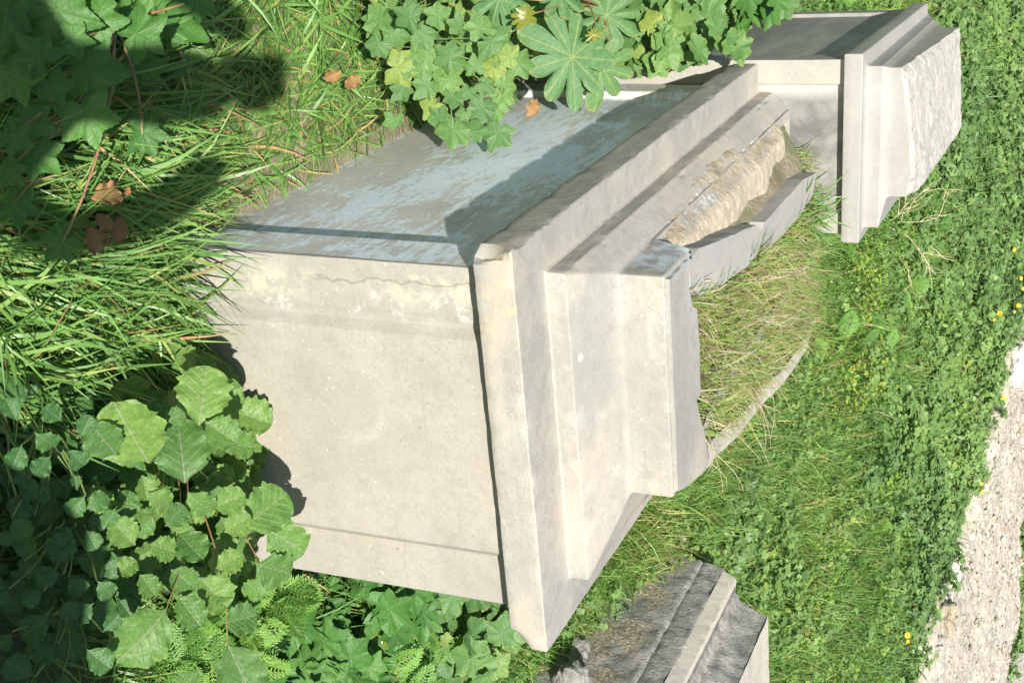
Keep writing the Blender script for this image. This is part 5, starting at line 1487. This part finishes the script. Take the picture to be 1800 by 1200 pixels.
leaf_cover('meadow_weeds', 60000, 3.8, 8.5, .026, .12, 'small weeds mixed through the meadow grass', M_WEED, (0, 1, 2, 2), lambda x, y, s: .5 + 0 * s, .65)
# yellow-green and rusty patches of spurge-like weed along the middle of the bank
yl = lambda x, y, s: np.exp(-((s - 6.35 - .9 * patchy(x, y, .9, 77)) / .45) ** 2) * (patchy(x, y, 2.6, 78) > -.05)
M_SPURGE = leaf_mat('spurge_leaf', [(0., (.20, .32, .03)), (.6, (.29, .42, .06)), (.9, (.38, .42, .06)), (1., (.46, .24, .09))], 'plain', rough=.6, trans=.25, rnd_attr=True)
leaf_cover('spurge', 30000, 5.4, 7.6, .022, .16, 'yellow green and rusty low weeds in drifts on the bank', M_SPURGE, (1, 0), yl, .5)
# feathery greens through the meadow
x, y, s = meadow_points(900, 4.2, 7.5)
kp = patchy(x, y, 1.3, 99) > .0; x, y = x[kp], y[kp]
P = np.stack([x, y, ground_z(x, y) + .06], 1)
nrm = np.array([0, -.3, .9]) + rng.normal(0, .35, (len(x), 3))
o = link('meadow_ferns', merged('meadow_ferns', [inst_mesh('m', FT[0], P, rot_from(nrm, rng.uniform(0, 6.28, len(x))), .11 * rng.uniform(.6, 1.3, len(x)), M_FERN)], M_FERN))
props(o, 'feathery green leaves dotted through the meadow', 'weeds', kind='stuff')

# loose stones and grit lying on the rubble strip
def pebble(seed):
    r_ = np.random.default_rng(seed); V = []; n = 7
    for k, (zz, rr) in enumerate(((-.5, .6), (.0, 1.), (.45, .75))):
        for a in range(n): V.append((rr * math.cos(a * 6.283 / n + k * .4) * r_.uniform(.7, 1.15), rr * math.sin(a * 6.283 / n + k * .4) * r_.uniform(.7, 1.15), zz * r_.uniform(.7, 1.1)))
    V.append((0, 0, .6)); F = []
    for k in range(2):
        for a in range(n):
            q0 = k * n + a; q1 = k * n + (a + 1) % n; F += [(q0, q1, q1 + n), (q0, q1 + n, q0 + n)]
    F += [(2 * n + a, 2 * n + (a + 1) % n, 3 * n) for a in range(n)]
    return np.array(V), np.array(F)
idx = rng.integers(0, len(PATH_XYZ), 5000); Pp = PATH_XYZ[idx] + rng.normal(0, .01, (5000, 3)) * [1, 1, .3]
parts = []
M_GRIT = leaf_mat('grit', [(0., (.28, .24, .18)), (.3, (.45, .41, .34)), (.75, (.60, .57, .51)), (.9, (.60, .48, .34)), (1., (.5, .3, .2))], 'plain', rough=.95, trans=.0, rnd_attr=True, spec=.1)
for q in range(3):
    m_ = np.arange(5000) % 3 == q; n_ = m_.sum()
    sz = .006 + .022 * rng.random(n_) ** 4
    parts.append(inst_mesh('p', pebble(q), Pp[m_], rot_from(rng.normal(0, .3, (n_, 3)) + [0, 0, 1], rng.uniform(0, 6.28, n_)), np.stack([sz, sz * .8, sz * .6], 1), M_GRIT))
o = link('gravel', merged('gravel', parts, M_GRIT)); props(o, 'loose pale stones and grit on the rubble strip', 'gravel', kind='stuff')

# bleached dry twigs behind the smaller pedestal
tw = empty('dry_twigs', (1.35, 4.6, NZ(1.35, 4.6)), 'bleached bare branching twigs in the grass right of the smaller pedestal', 'dead plant')
paths = []
def branch(p, d, L, depth):
    n = 6; pts = [p]
    for k in range(n):
        d = d + rng.normal(0, .16, 3); d /= np.linalg.norm(d); pts.append(pts[-1] + d * L / n)
    paths.append(pts)
    if depth:
        for k in range(3):
            q = pts[rng.integers(2, n + 1)]; branch(q, norm(d + rng.normal(0, .65, 3)), L * rng.uniform(.4, .7), depth - 1)
for b, d in (((0, 0, 0), (-.3, .1, .7)), ((0, 0, 0), (.35, .1, .75)), ((0, 0, 0), (-.7, 0, .6)), ((0, 0, 0), (.7, 0, .4))):
    branch(np.array(b, float), norm(np.array(d, float)), .28, 2)
Vt, Ft_ = tubes(paths, .0028, .0012, 5)
link('twig', make_mesh('twig', Vt, Ft_, M_TWIG, True), tw)
#TAIL#
